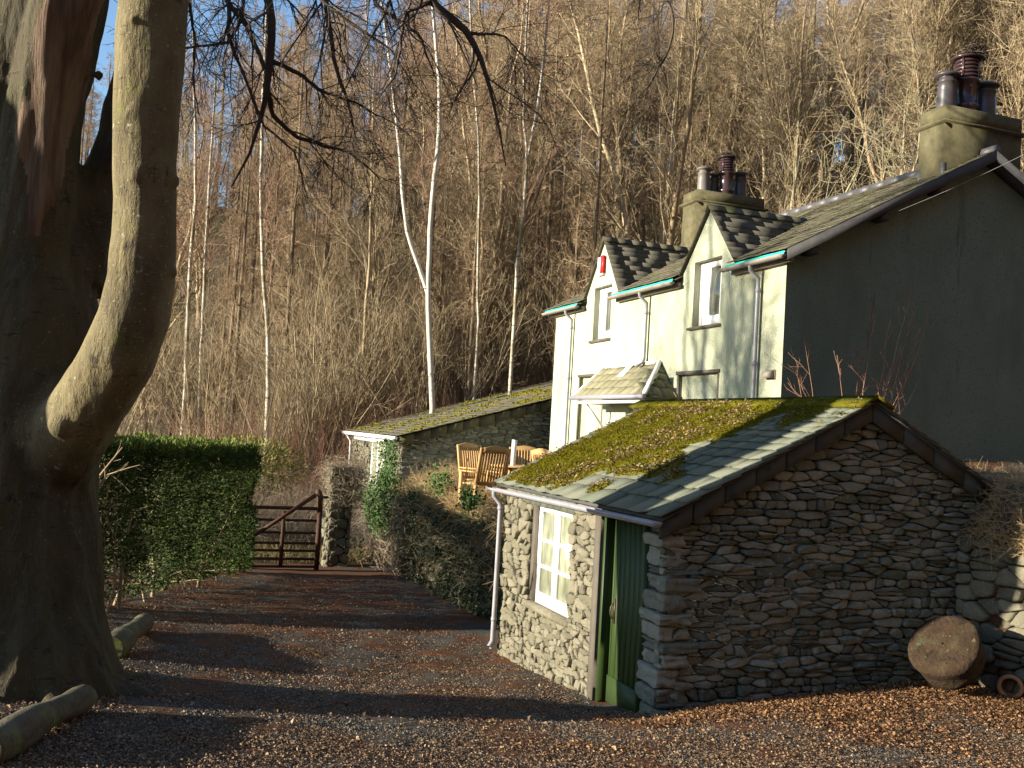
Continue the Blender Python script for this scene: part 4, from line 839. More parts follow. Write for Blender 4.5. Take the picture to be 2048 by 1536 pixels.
dsp = np.array([mn.fractal(Vector((q[0]*1.6, q[1]*1.6, q[2]*.7)), 1, 2, 3)*.035+mn.noise(Vector((q[0]*9, q[1]*9, q[2]*3)))*.008+(1-l_)*(mn.fractal(Vector((q[0]*7, q[1]*7, q[2]*1.6)), 1, 2, 3)*.022-abs(mn.noise(Vector((q[0]*3.2, q[1]*3.2, q[2]*.35+7))))*.07) for q, l_ in zip(co, limb)], np.float32)
co = co+no*dsp[:, None]-np.array(beech.location, np.float32); me.vertices.foreach_set('co', co.reshape(-1)); me.update()
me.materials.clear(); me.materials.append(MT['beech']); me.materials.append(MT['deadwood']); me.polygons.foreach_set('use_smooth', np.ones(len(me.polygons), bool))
s2 = stems[2]; mi = np.zeros(len(me.polygons), np.int32); bl = np.array(beech.location)
for i, p in enumerate(me.polygons):
    c = np.array(p.center)+bl
    pz = c @ fw
    if pz < 1: continue
    px = 1024+F*(c @ CR)/pz; py = 768-F*(c @ CU)/pz
    if py < 470 and pz < 9.1:
        ax = np.interp(py, [-400, 0, 160, 300, 450], [215, 146, 108, 84, 70]); wd = 60-max(0, py-250)*.22
        if abs(px-ax-4+8*math.sin(py*.03)) < wd and px < 232: mi[i] = 1
me.polygons.foreach_set('material_index', mi)
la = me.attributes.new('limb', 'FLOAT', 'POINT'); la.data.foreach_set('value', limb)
o = bpy.data.objects.new('trunk', me); sc.collection.objects.link(o); o.parent = beech
# branches drooping into the picture at the top, traced from the photograph
br = [[(330, -420, 10.0, 9), (480, -180, 9.6, 9), (530, -20, 9.4, 9), (545, 50, 9.3, 8), (540, 110, 9.3, 8), (532, 170, 9.3, 7), (527, 210, 9.3, 5), (500, 300, 9.3, 3), (455, 380, 9.3, 1.5)],
 [(527, 165, 9.3, 6), (548, 230, 9.4, 4.5), (590, 270, 9.5, 4), (640, 290, 9.6, 3), (700, 305, 9.7, 2), (760, 350, 9.8, 1.2)],
 [(540, 115, 9.3, 5), (590, 145, 9.4, 4), (650, 185, 9.5, 3), (720, 205, 9.6, 2), (800, 250, 9.7, 1.2)],
 [(330, -420, 10.0, 9), (430, -150, 9.5, 7), (455, 0, 9.3, 5), (500, 60, 9.2, 5), (530, 140, 9.2, 4)],
 [(440, -150, 9.5, 6), (452, 20, 9.2, 4.5), (450, 60, 9.2, 4), (475, 130, 9.2, 3), (520, 250, 9.2, 2.5), (575, 300, 9.2, 2), (600, 400, 9.2, 1.2)],
 [(455, 0, 9.3, 5), (490, -40, 9.3, 4), (480, 50, 9.2, 3.5), (450, 90, 9.2, 3), (400, 95, 9.3, 2.5), (352, 103, 9.5, 2)],
 [(600, -300, 9.8, 9), (640, -60, 9.4, 6), (660, 60, 9.3, 4.5), (665, 120, 9.3, 4), (690, 190, 9.3, 3), (705, 260, 9.3, 1.5)],
 [(600, -300, 9.8, 10), (780, -80, 9.2, 9), (870, 15, 9.0, 8), (930, 60, 9.0, 7), (955, 120, 9.0, 5), (975, 200, 9.0, 3), (1000, 330, 9.0, 1.2)],
 [(860, 5, 9.0, 5), (815, 30, 9.0, 4), (805, 90, 9.0, 3), (790, 150, 9.0, 2), (740, 210, 9.0, 1.2)],
 [(930, 60, 9.0, 4), (960, 58, 9.0, 3), (1005, 56, 9.0, 2), (1060, 110, 9.0, 1)],
 [(1200, -300, 9.6, 7), (1300, -80, 9.2, 5), (1345, 20, 9.0, 3.2), (1352, 60, 9.0, 2.6), (1335, 120, 9.0, 2), (1300, 180, 9.0, 1)],
 [(700, -250, 9.5, 6), (730, -60, 9.3, 5), (760, 10, 9.2, 4), (850, 70, 9.2, 3), (880, 160, 9.2, 1.5)],
 [(360, -100, 9.8, 5), (385, 20, 9.7, 3), (392, 80, 9.7, 2.4), (385, 150, 9.7, 1.5), (400, 230, 9.7, .9)],
 [(560, -200, 9.4, 6), (610, -30, 9.2, 4), (690, 50, 9.2, 3), (780, 110, 9.3, 2), (840, 200, 9.3, 1)]]
brn = B(); allP = []
for q in br:
    r_ = resample(pxs(q), 26); r_[:, :3] += np.cumsum(rng.normal(0, .006, (26, 3)), 0); brn.tubes(r_[:, :3], r_[:, 3]*1.05, 7)
    allP.append(r_)
P0 = np.stack([q[:, :3] for q in allP]); R0 = np.maximum(np.stack([q[:, 3] for q in allP]), .006)
P1, R1 = kids(P0, R0, 15, .25, 1, .75, .85, 7, .17, -.09, .42); P2, R2 = kids(P1, np.maximum(R1, .004), 6, .15, 1, .7, .38, 5, .2, -.04, .6); P3, R3 = kids(P2, np.maximum(R2, .0028), 4, .2, 1, .7, .14, 3, .2, 0, .7)
brn.tubes(P1, np.maximum(R1, .0032), 4); brn.tubes(P2, np.maximum(R2, .0022), 3); brn.tubes(P3, np.maximum(R3, .0018), 3)
brn.obj('drooping_branch', MT['twig_dark'], beech)
# high crown (out of the frame, for its shadow)
cr = B(); tops = [q[-14:] for q in stems[1:]]; P0 = np.stack([resample(q, 8)[:, :3] for q in tops]); R0 = np.stack([resample(q, 8)[:, 3] for q in tops])
P1, R1 = kids(P0, R0, 9, .1, 1, .9, 3.6, 7, .1, .02, .35, tfall=.3); P2, R2 = kids(P1, R1, 6, .2, 1, .7, 1.6, 5, .13, 0, .5); P3, R3 = kids(P2, R2, 5, .2, 1, .7, .7, 4, .15, 0, .55)
cr.tubes(P1, R1, 6); cr.tubes(P2, R2, 4); cr.tubes(P3, np.maximum(R3, .004), 3); cr.obj('crown', MT['twig_dark'], beech)

# ------------------------------------------------------------------ logs, stump, pot, stones
def log(name, pts, rad, label, m='bark_log'):
    pts = np.array(pts, float); P = resample(pts, 16); P += np.cumsum(rng.normal(0, .006, P.shape), 0); b = B(); R_ = rad*np.linspace(.88, 1.12, 16)*(1+.12*np.sin(np.linspace(0, 9, 16)+rng.random()*6)); R_[0] *= .93; R_[-1] *= .93
    b.tubes(P, R_, 18, cap=True); o = b.obj(name, MT[m], smooth=False, loc=tuple(P[8]-[0, 0, rad])); tag(o, label, 'log')
    for p in o.data.polygons: p.use_smooth = len(p.vertices) == 4
    return o
a_ = gpt(165, 1425); a_[2] += .12; c_ = gpt(-40, 1545); c_[2] += .12; log('log', [a_, (a_+c_)/2+[.02, 0, .02], c_], .105, 'barkless curved log lying along the drive in front of the beech')
a_ = gpt(290, 1262); c_ = gpt(215, 1318); a_[2] = gz(a_[0], a_[1])+.12; c_[2] = gz(c_[0], c_[1])+.1; log('log', [a_, (a_+c_)/2+[0, 0, .03], c_], .12, 'mossy log end behind the beech trunk by the hedge')
sp = at_y(1878, 1350, 7.95); ax = unit(.93*(-.60*CR+.80*CU)-.40*fw); b = B(); c = at_y(1884, 1286, 7.85)
b.lathe(c, [(.01, -.01), (.1, -.004), (.2, .0), (.31, .0), (.345, -.012), (.36, -.04), (.35, -.09), (.33, -.14), (.335, -.20), (.33, -.27), (.27, -.33), (.01, -.35)], 36, axis=ax)
V = b.V[0]; nz = np.array([mn.fractal(Vector(q*2.5), 1, 2, 3) for q in V]); b.V[0] = c+(V-c)*(1+.06*nz[:, None])
tag(b.obj('tree_stump', MT['stump'], smooth=True, loc=tuple(sp)), 'weathered round tree stump tipped on its side against the shed gable', 'stump')
p = gpt(2008, 1362); p = np.array([8.10, 7.72, gz(8.10, 7.72)+.10]); b = B(); ax = unit(np.array([-.75, -.65, .05])); b.lathe(p, [(.105, -.2), (.11, -.02), (.12, .0), (.12, .02), (.085, .02), (.082, -.02), (.08, -.19), (.01, -.195)], 24, axis=ax)
tag(b.obj('clay_pipe', MT['terracotta'], smooth=True, loc=tuple(p)), 'short terracotta pipe lying at the foot of the right hand wall', 'pipe')

# ------------------------------------------------------------------ scattered gravel and leaves
def scatter(n, dmin, dmax, pw=1.0):
    d = dmin+(dmax-dmin)*rng.random(n)**pw; a = rng.uniform(-.56, .54, n); p = np.array([fw[0], fw[1]])/np.hypot(fw[0], fw[1]); q = r0[:2]
    X_ = p[0]*d+q[0]*a*d; Y_ = p[1]*d+q[1]*a*d; ok = ~((X_ > SX-.02) & (Y_ > SY-.05)) & ~((X_ > 5.3) & (Y_ > 13)) & (X_ < 8.05+(8.5-Y_)*.204)
    return X_[ok], Y_[ok]
def patch(x, y, s, sd): return np.array([mn.fractal(Vector((a*s, c*s, sd)), 1, 2, 4) for a, c in zip(x, y)])
x, y = scatter(190000, 5.6, 17, 1.5); pt = patch(x, y, .8, 3.); ok = pt+rng.normal(0, .25, len(x)) > -.12; x, y = x[ok], y[ok]; z = gz(x, y); b = B(); b.ico(np.stack([x, y, z+.002], -1), rng.uniform(.004, .0095, len(x))*(1+(rng.random(len(x)) > .99)*1.8), .6)
tag(b.obj('gravel', MT['pebble']), 'grey slate gravel of the drive', 'gravel', kind='stuff')
x, y = scatter(380000, 5.6, 20, 1.5); pt = patch(x, y, .8, 3.); right = np.clip((x-4)/4, 0, 1)*.3; ok = -pt+right+rng.normal(0, .5, len(x)) > -.2; x, y = x[ok], y[ok]; n_ = len(x); z = gz(x, y)+rng.uniform(.002, .02, n_); b = B()
D_ = rng.normal(0, 1, (n_, 3)); D_[:, 2] *= .25; N_ = rng.normal(0, .55, (n_, 3))+[0, 0, 1]; sz = rng.uniform(.006, .017, n_)*(1+(rng.random(n_) > .985)*1.3); b.leaves(np.stack([x, y, z], -1), D_, N_, sz*1.5, sz, .25)
tag(b.obj('leaf_litter', MT['leaf']), 'russet beech leaf litter spread over the drive', 'leaves', kind='stuff')

n_ = 52000; x = rng.uniform(2.2, 9.2, n_); y = rng.uniform(4.8, 8.4, n_); y = 8.42-(8.42-y)*rng.random(n_)**.6; pt = patch(x, y, 1.1, 7.); ok = (pt+np.clip((x-5)/3, -.4, .5)+np.clip((y-7.3)*.5, -.5, .6)*(x > 4.7)+rng.normal(0, .22, n_) > .12) & (x < 8.0+(8.5-y)*.204) & ~((x > SX-.1) & (y > SY-.08)); x, y = x[ok], y[ok]; n_ = len(x); b = B()
D_ = rng.normal(0, 1, (n_, 3)); D_[:, 2] *= .3; N_ = rng.normal(0, .55, (n_, 3))+[0, 0, 1]; sz = rng.uniform(.009, .024, n_); b.leaves(np.stack([x, y, gz(x, y)+rng.uniform(.005, .03, n_)], -1), D_, N_, sz*1.5, sz, .3)
tag(b.obj('leaf_drift', MT['leaf_orange']), 'brighter orange leaf drift along the foot of the shed gable', 'leaves', kind='stuff')
# ------------------------------------------------------------------ hedge
hd = thing('conifer_hedge', 'clipped dark green conifer hedge with bare lower stems beside the beech', 'hedge', (.5, 17, -3))
hA, hB = np.array([-.62, 14.75]), np.array([1.95, 20.1]); hu_ = unit(hB-hA); hn_ = np.array([hu_[1], -hu_[0]]); HLn = np.linalg.norm(hB-hA); HT = 1.5
b = B()
def hedge_pts(n, which):
    u_ = rng.random(n)*HLn; v_ = rng.random(n)
    if which == 'top': t_ = rng.random(n)*HT; z_ = np.full(n, 1.0)
    elif which == 'front': t_ = np.zeros(n); z_ = v_
    elif which == 'end': t_ = v_*HT; z_ = rng.random(n); u_ = np.full(n, HLn)
    elif which == 'end0': t_ = v_*HT; z_ = rng.random(n); u_ = np.zeros(n)
    else: t_ = np.full(n, HT); z_ = v_
    return u_, t_, z_
for wh, n_ in (('top', 19000), ('front', 42000), ('end', 9000), ('end0', 6000), ('back', 9000)):
    u_, t_, z_ = hedge_pts(n_, wh)
    if wh == 'front':
        # thin foliage low down at the near end
        cl = np.array([mn.noise(Vector((a*1.4, c*3.2, 1))) for a, c in zip(u_, z_)]); dens = np.clip(1.9*(z_+.12)+.6*(u_/HLn)-.05+cl*.8, 0, 1); ok = rng.random(n_) < dens; u_, t_, z_ = u_[ok], t_[ok], z_[ok]
    n_ = len(u_); cx = hA[0]+hu_[0]*u_-hn_[0]*t_; cy = hA[1]+hu_[1]*u_-hn_[1]*t_; zb_ = gz(cx, cy); zt_ = np.interp(u_, [0, HLn], [-.47, -.60]); zz_ = zb_+.12+(zt_-zb_-.12)*z_
    lump = np.array([mn.fractal(Vector((a*1.6, c*1.6, d*1.6)), 1, 2, 3) for a, c, d in zip(cx, cy, zz_)])*.14
    dp = -np.abs(rng.normal(0, .11, n_))+lump
    if wh == 'top': off = np.stack([np.zeros(n_), np.zeros(n_), dp], -1); nn = np.array([0, 0, 1.])
    elif wh == 'front': nn = np.array([hn_[0], hn_[1], 0]); off = nn*(dp-np.clip(.18-z_, 0, 1)*.6-np.clip(z_-.93, 0, 1)*2)[:, None]
    elif wh == 'end': nn = np.array([hu_[0], hu_[1], 0]); off = nn*dp[:, None]
    elif wh == 'end0': nn = np.array([-hu_[0], -hu_[1], 0]); off = nn*dp[:, None]
    else: nn = np.array([-hn_[0], -hn_[1], 0]); off = nn*dp[:, None]
    P = np.stack([cx, cy, zz_], -1)+off; D_ = nn*.8+rng.normal(0, .6, (n_, 3))+[0, 0, .3]; b.leaves(P, D_, rng.normal(0, 1, (n_, 3)), rng.uniform(.04, .12, n_), rng.uniform(.012, .03, n_), .1, rng.uniform(.7, 1.5, n_) if wh == 'top' else None)  # top leaves coloured paler to paint in the sun on the hedge top
b.obj('foliage', MT['yew'], hd)
b = B(); stl = []
for u_ in (.15, .4, .8, 1.1, 1.6, 2.2, 3.0, 3.8, 4.7):
    q = hA+hu_*u_-hn_*rng.uniform(-.02, .35); z = gz(q[0], q[1]); r_ = rng.uniform(.018, .045); P = np.array([[q[0]+rng.normal(0, .05), q[1]+rng.normal(0, .05), z+h] for h in (-.1, .4, .9, 1.4, 1.9)]); b.tubes(P, np.linspace(r_, r_*.5, 5), 7); stl.append(np.c_[P, np.linspace(r_, r_*.5, 5)])
P0 = np.stack([q[:, :3] for q in stl]); R0 = np.stack([q[:, 3] for q in stl]); P1, R1 = kids(P0, R0, 14, .1, .95, 1.1, .6, 5, .12, .02, .4); P2, R2 = kids(P1, R1, 4, .2, 1, .7, .25, 3, .15, 0, .5)
b.tubes(P1, R1, 4); b.tubes(P2, R2, 3); b.obj('stem', MT['hazel'], hd)
# bare twigs by the trunk
b = B(); P = resample(pxs([(175, 1090, 11.5, 3), (188, 1000, 11.5, 3), (200, 950, 11.4, 2.5), (225, 920, 11.4, 2), (245, 895, 11.4, 1.5)]), 10); q2 = resample(pxs([(190, 985, 11.5, 2.5), (215, 950, 11.4, 2), (260, 935, 11.4, 1.2), (280, 930, 11.4, .8)]), 10)
P0 = np.stack([P[:, :3], q2[:, :3]]); R0 = np.stack([P[:, 3], q2[:, 3]]); b.tubes(P0, R0, 6); P1, R1 = kids(P0, R0, 6, .3, 1, .7, .25, 4, .12, .04, .6); b.tubes(P1, np.maximum(R1, .003), 4)
P3_ = np.array([P[0, :3], [P[0, 0]-.02, P[0, 1], gz(P[0, 0], P[0, 1])-.05]]); b.tubes(P3_, np.full(2, .017), 6)
tag(b.obj('bare_sapling', MT['hazel']), 'pale bare sapling between the beech trunk and the hedge', 'sapling')
# juniper behind the hedge
jp = at_d(480, 880, 24.5); b = B(); n_ = 4200; a = rng.normal(0, 1, (n_, 3)); a = unit(a)*rng.random((n_, 1))**.4; P = a*[1.5, .8, .75]+[jp[0]+.2, jp[1], -1.25]; b.leaves(P, unit(a)+rng.normal(0, .4, (n_, 3))+[0, 0, .5], rng.normal(0, 1, (n_, 3)), rng.uniform(.06, .14, n_), .03)
jo = thing('conifer_shrub', 'yellow green conifer shrub behind the hedge end', 'shrub', (jp[0], jp[1], -3)); b.obj('foliage', MT['juniper'], jo); b = B(); gg = gz(jp[0], jp[1])
for _ in range(7): b.tubes(np.array([(jp[0]+rng.normal(0, .1), jp[1], gg-.1), (jp[0]+rng.normal(0, .4), jp[1]+rng.normal(0, .2), -2), (jp[0]+rng.normal(0, .9), jp[1]+rng.normal(0, .4), -1.1)]), np.array([.05, .03, .015]), 6)
b.obj('stem', MT['hazel'], jo)

# ------------------------------------------------------------------ scrub stuff
def scrub(name, cx, cy, n, h, lean, m, label, cat='scrub', r=.006, k=5, kidn=3, zoff=None, spread=.12):
    """n stems rooted at cx,cy arrays"""
    z0 = gz(cx, cy) if zoff is None else np.broadcast_to(zoff, (n,)); D = rng.normal(0, lean, (n, 3)); D[:, 2] = 1; D = unit(D); L = h*rng.uniform(.45, 1.1, n); P = [np.stack([cx, cy, z0-.05], -1)]; d = D
    for j in range(k-1): d = unit(d+rng.normal(0, spread, (n, 3))+[0, 0, -.05*lean*4]); P.append(P[-1]+d*(L/(k-1))[:, None])
    P = np.stack(P, 1); R = np.linspace(r, r*.4, k)[None]*rng.uniform(.6, 1.4, n)[:, None]; b = B(); b.tubes(P, R, 3)
    if kidn: P1, R1 = kids(P, R, kidn, .25, 1, .7, h*.3, 3, .2, 0, .7); b.tubes(P1, R1, 3)
    return tag(b.obj(name, MT[m]), label, cat, kind='stuff')
n_ = 2600; u_ = rng.uniform(-1.6, 4.6, n_); v_ = rng.uniform(23.6, 28, n_); scrub('thicket', u_, v_, n_, 2.3, .35, 'thicket', 'tangled grey brown thicket behind the gate', spread=.3)
n_ = 1500; x = rng.uniform(.5, 8.5, n_); y = rng.uniform(28.5, 33.5, n_); scrub('red_brambles', x, y, n_, 3.2, .12, 'bramble', 'reddish upright bramble canes at the foot of the wood', spread=.08, kidn=2)
n_ = 2400; x = rng.uniform(6.5, 14, n_); y = 31+rng.uniform(0, 6, n_); scrub('bramble_bank', x, y, n_, 2.8, .4, 'bramble', 'red brown brambles above the outbuilding roof', spread=.2)
n_ = 2200; x = rng.uniform(-1, 5, n_); y = 22.2+rng.uniform(0, 3.5, n_); scrub('dry_grass', x, y, n_, .6, .5, 'grass', 'pale dry grass seen through the gate bars', cat='grass', r=.006, kidn=1)
# dead bracken and twigs spilling over the retaining wall
n_ = 4400; y = rng.uniform(13.2, 21.3, n_); x = 5.2+rng.random(n_)**1.1*1.25-(y-13)*.03; z0 = np.where(x > 5.5, -1.42, -1.62-rng.random(n_)**4*.9); scrub('dead_bracken', x, y, n_, .60, .7, 'bracken', 'tan dead bracken and stems spilling over the retaining wall', cat='bracken', r=.006, zoff=z0+rng.random(n_)*.25, spread=.4, kidn=4)
n_ = 2600; a = rng.normal(0, 1, (n_, 2)); y = 19.2+a[:, 0]*1.1; x = 5.75+a[:, 1]*.22; scrub('twiggy_shrub', x, y, n_, .8, .55, 'bracken', 'tangled pale dead shrub heaped on the wall left of the chairs', r=.006, zoff=-1.6+rng.random(n_)*.35*np.exp(-a[:, 0]**2), spread=.35, kidn=4)
n_ = 1700; y = rng.uniform(14.0, 19, n_); x = 5.5+rng.random(n_)*.4; scrub('low_shrub', x, y, n_, .50, .6, 'bracken', 'low russet shrub in front of the teak chairs', r=.005, zoff=-1.45+rng.random(n_)*.1, spread=.35, kidn=4)
n_ = 1100; y = rng.uniform(16.6, 19.2, n_); x = 5.2+rng.random(n_)*.35; scrub('russet_shrub', x, y, n_, .62, .45, 'bracken', 'pale russet twiggy shrub just below the farthest left teak chair', r=.006, zoff=-1.62+rng.random(n_)*.15, spread=.3, kidn=4)
n_ = 1600; y = rng.uniform(19.6, 23.4, n_); x = rng.uniform(4.6, 5.9, n_); z0 = -3.2+rng.random(n_)*1.5; scrub('dead_stems', x, y, n_, .8, .5, 'thicket', 'dry hanging stems on the bank between the gate pillar and the outbuilding', r=.006, zoff=z0, spread=.35)
n_ = 1100; y = pp[1]+rng.uniform(-.15, .5, n_); x = pp[0]+rng.uniform(-.25, .6, n_); scrub('pillar_stems', x, y, n_, .45, .9, 'thicket', 'dead climber stems clinging round the gate pillar', r=.005, zoff=-1.9+rng.random(n_)*1.0, spread=.5)
n_ = 3800; x = rng.uniform(8.0, 12.5, n_); y = rng.uniform(5.8, 12.9, n_); dn_ = x-(8.08+(8.5-y)*.204); ok = (dn_ > .08) & ((x > 8.8) | (y < 8.3)); x, y = x[ok], y[ok]; n_ = len(x); dn_ = np.clip(dn_[ok], 0, .35); scrub('bank_grass', x, y, n_, .32, .9, 'bracken', 'dry grass and bracken on top of the right hand bank', cat='grass', r=.0035, zoff=-.95+dn_*1.9, spread=.4, kidn=2)
n_ = 3600; y = rng.uniform(6.4, 8.35, n_); x = 8.08+(8.5-y)*.204+.02+rng.random(n_)*.75; scrub('bracken_edge', x, y, n_, .34, 1.1, 'bracken', 'tan bracken hanging over the top of the right hand wall', cat='bracken', r=.0035, zoff=-.93+np.clip(x-(8.08+(8.5-y)*.204), 0, .35)*1.9, spread=.5, kidn=3)
n_ = 3000; y = rng.uniform(8.2, 12.5, n_); x = rng.uniform(8.78, 10.6, n_); scrub('bank_scrub', x, y, n_, .38, .7, 'bracken', 'dry bracken on the bank behind the shed', cat='bracken', r=.004, zoff=-.32, spread=.4, kidn=2)
def ivy(name, P, label, sz=(.04, .09), up=(-.9, -.3, .1)):
    b = B(); n_ = len(P); b.leaves(P, rng.normal(0, .7, (n_, 3))+[0, 0, -.4], rng.normal(0, .45, (n_, 3))+np.array(up), rng.uniform(*sz, n_), rng.uniform(sz[0]*.8, sz[1]*.9, n_), .15)
    n2 = max(4, n_//60); q = P[rng.choice(n_, n2)]; e = q+rng.normal(0, .25, (n2, 3)); b.tubes(np.stack([q, (q+e)/2+rng.normal(0, .04, (n2, 3)), e], 1), np.full((n2, 3), .006), 3); return tag(b.obj(name, MT['ivy']), label, 'ivy')
n_ = 1500; t = rng.random(n_); P = np.stack([UX-.08-rng.random(n_)*.22, 24.1+rng.normal(0, .45, n_)+t*.2, -2.3+t*1.95], -1); ivy('ivy', P, 'bright green ivy climbing the near corner of the outbuilding')
n_ = 17000; y = rng.uniform(13.3, 20.6, n_); z = -3.05+rng.random(n_)*1.55; cl = np.array([mn.noise(Vector((a*1.1, c*1.3, 2))) for a, c in zip(y, z)]); ok = cl+(z+2.3)*.2 > -.28; y, z = y[ok], z[ok]; n_ = len(y); P = np.stack([5.40-(y-13.1)*.042-rng.random(n_)*.22-np.clip(z+2.2, 0, 1)*.12, y, z], -1); o_ = ivy('climbing_ivy', P, 'dark ivy blanket hanging down the face of the retaining wall', (.03, .075)); o_.data.materials[0] = MT['ivy_dark']
n_ = 700; y = rng.uniform(13.3, 20.6, n_); scrub('hanging_stems', 5.3-(y-13)*.04+rng.normal(0, .06, n_), y, n_, .6, 1.0, 'hazel', 'thin dark stems hanging over the ivy of the retaining wall', r=.005, zoff=-2.9+rng.random(n_)*1.2, spread=.4)
c = at_d(770, 1010, 21.3); n_ = 4600; a = unit(rng.normal(0, 1, (n_, 3)))*rng.random((n_, 1))**.35; P = c+a*[.45, .6, .75]; ivy('evergreen_shrub', P, 'rounded dark green shrub against the bank right of the gate', (.03, .07))
for px, py, dd, rr_, lab in ((880, 965, 18.6, .35, 'patch of green ivy on the retaining wall nearest the green shrub'), (940, 1000, 15.6, .28, 'patch of green ivy on the retaining wall near the shed downpipe'), (830, 1000, 19.8, .3, 'dark ivy clump at the far end of the retaining wall')):
    n_ = 420; c = at_d(px, py, dd); P = c+rng.normal(0, rr_*.5, (n_, 3))*[.6, 1.2, .7]; ivy('ivy', P, lab, (.035, .07))

# ------------------------------------------------------------------ trees of the wood
def tree_meshes(seed, H, r, mt_trunk, mt_twig, spec):
    """returns (trunk mesh, crown mesh) at the origin"""
    g = np.random.default_rng(seed); k = 14; zz = np.linspace(0, H, k); P = np.stack([np.cumsum(g.normal(0, spec.get('bend', .06), k)), np.cumsum(g.normal(0, spec.get('bend', .06), k)), zz-.3], -1); P[:, :2] -= P[0, :2]
    R = r*(1-zz/H)**.8+.012; stems = [(P, R)]; b = B(); b.tubes(P, R, 8)
    for q in range(spec.get('forks', 0)):
        i = g.integers(2, 6); L = H-zz[i]; d = unit(np.array([g.normal(), g.normal(), 0]))*g.uniform(.12, .3)+[0, 0, 1]; k2 = 14
        Q = P[i]+np.linspace(0, 1, k2)[:, None]*unit(d)*L*.9+np.stack([np.cumsum(g.normal(0, .07, k2)), np.cumsum(g.normal(0, .07, k2)), np.zeros(k2)], -1); Rq = R[i]*.75*(1-np.linspace(0, 1, k2))**.8+.01; b.tubes(Q, Rq, 7); stems.append((Q, Rq))
    tm = b.mesh('trunk', mt_trunk, True)
    c = B(); P0 = np.stack([s[0] for s in stems]); R0 = np.stack([s[1] for s in stems]); n1, n2, n3 = spec['n']; ln = spec['len']
    P1, R1 = kids(P0, R0, n1, spec.get('t0', .25), .98, spec['ang'], ln, 6, .09, spec['up'], spec.get('rr', .3), g, tfall=.75, lvar=.3)
    P2, R2 = kids(P1, np.maximum(R1, .008), n2, .12, 1, .85, ln*spec.get('l2', .36), 4, .13, spec['up'], .55, g); c.tubes(P1, np.maximum(R1, .007), 4); c.tubes(P2, np.maximum(R2, spec.get('rmin', .006)), 3)
    if n3: P3, R3 = kids(P2, R2, n3, .15, 1, .8, ln*spec.get('l3', .16), 3, .15, spec['up'], .7, g); c.tubes(P3, np.maximum(R3, spec.get('rmin', .006)*.8), 3)
    return tm, c.mesh('crown', mt_twig)
def place(name, meshes, x, y, rz, s, label, cat, group, z=None, sz=None):
    t = thing(name, label, cat, (x, y, float(gz(x, y)) if z is None else z), group); t.rotation_euler = (0, 0, rz); t.scale = (s, s, s if sz is None else sz)
    for nm, me in zip(('trunk', 'crown'), meshes):
        o = bpy.data.objects.new(nm, me); sc.collection.objects.link(o); o.parent = t
    return t
larch = [tree_meshes(100+i, 17+i % 3, .17+.02*(i % 3), MT['larch_trunk'], MT['larch_twig'], dict(n=(92, 9, 4), len=2.3, ang=1.35, up=.02, t0=.18, bend=.03, rr=.16, rmin=.007, l2=.3, l3=.14)) for i in range(6)]
oakish = [tree_meshes(120+i, 11+i, .13, MT['hazel'], MT['hazel'], dict(n=(16, 7, 4), len=3.0, ang=.6, up=.05, t0=.2, forks=2, bend=.12, rr=.45, rmin=.008, l3=.2)) for i in range(4)]
birch = [tree_meshes(140+i, 17+i, .13, MT['birch'], MT['birch_twig'], dict(n=(34, 8, 5), len=2.4, ang=.65, up=.0, t0=.35, forks=0, bend=.09, rr=.25, rmin=.006, l2=.4, l3=.25)) for i in range(4)]
ash = [tree_meshes(160+i, 11+i, .10, MT['ash'], MT['ash'], dict(n=(13, 5, 2), len=2.8, ang=.6, up=.08, t0=.25, forks=1, bend=.08, rr=.42, rmin=.009, l2=.35, l3=.2)) for i in range(3)]
tallb = [tree_meshes(220+i, 16+i, .14, MT['hazel'], MT['hazel'], dict(n=(24, 8, 4), len=3.2, ang=.55, up=.07, t0=.22, forks=2, bend=.1, rr=.38, rmin=.008, l3=.2)) for i in range(4)]
def shrub_mesh(seed, H, n, m):
    g = np.random.default_rng(seed); k = 7; D = g.normal(0, .32, (n, 3)); D[:, 2] = 1; D = unit(D); P = [np.stack([g.normal(0, .25, n), g.normal(0, .25, n), np.full(n, -.2)], -1)]; d = D; L = H*g.uniform(.6, 1, n)
    for j in range(k-1): d = unit(d+g.normal(0, .07, (n, 3))+[0, 0, .03]); P.append(P[-1]+d*(L/(k-1))[:, None])
    P = np.stack(P, 1); R = np.linspace(.032, .008, k)[None]*g.uniform(.5, 1.3, n)[:, None]; a = B(); a.tubes(P, R, 5); c = B(); P1, R1 = kids(P, R, 7, .25, 1, .5, H*.28, 5, .1, .03, .55, g); P2, R2 = kids(P1, R1, 4, .2, 1, .6, H*.12, 3, .14, .02, .6, g)
    c.tubes(P1, np.maximum(R1, .006), 4); c.tubes(P2, np.maximum(R2, .005), 3); return a.mesh('stems', m, True), c.mesh('twigs', m)
hazel = [shrub_mesh(180+i, 5.5+i*.6, 26, MT['hazel']) for i in range(4)]
fh = np.array([fw[0], fw[1]])/np.hypot(fw[0], fw[1]); rh = r0[:2]
def pos(px, D): return fh*D+rh*((px-1024)/F)*D
NL = 0; taken = []
g = np.random.default_rng(77)
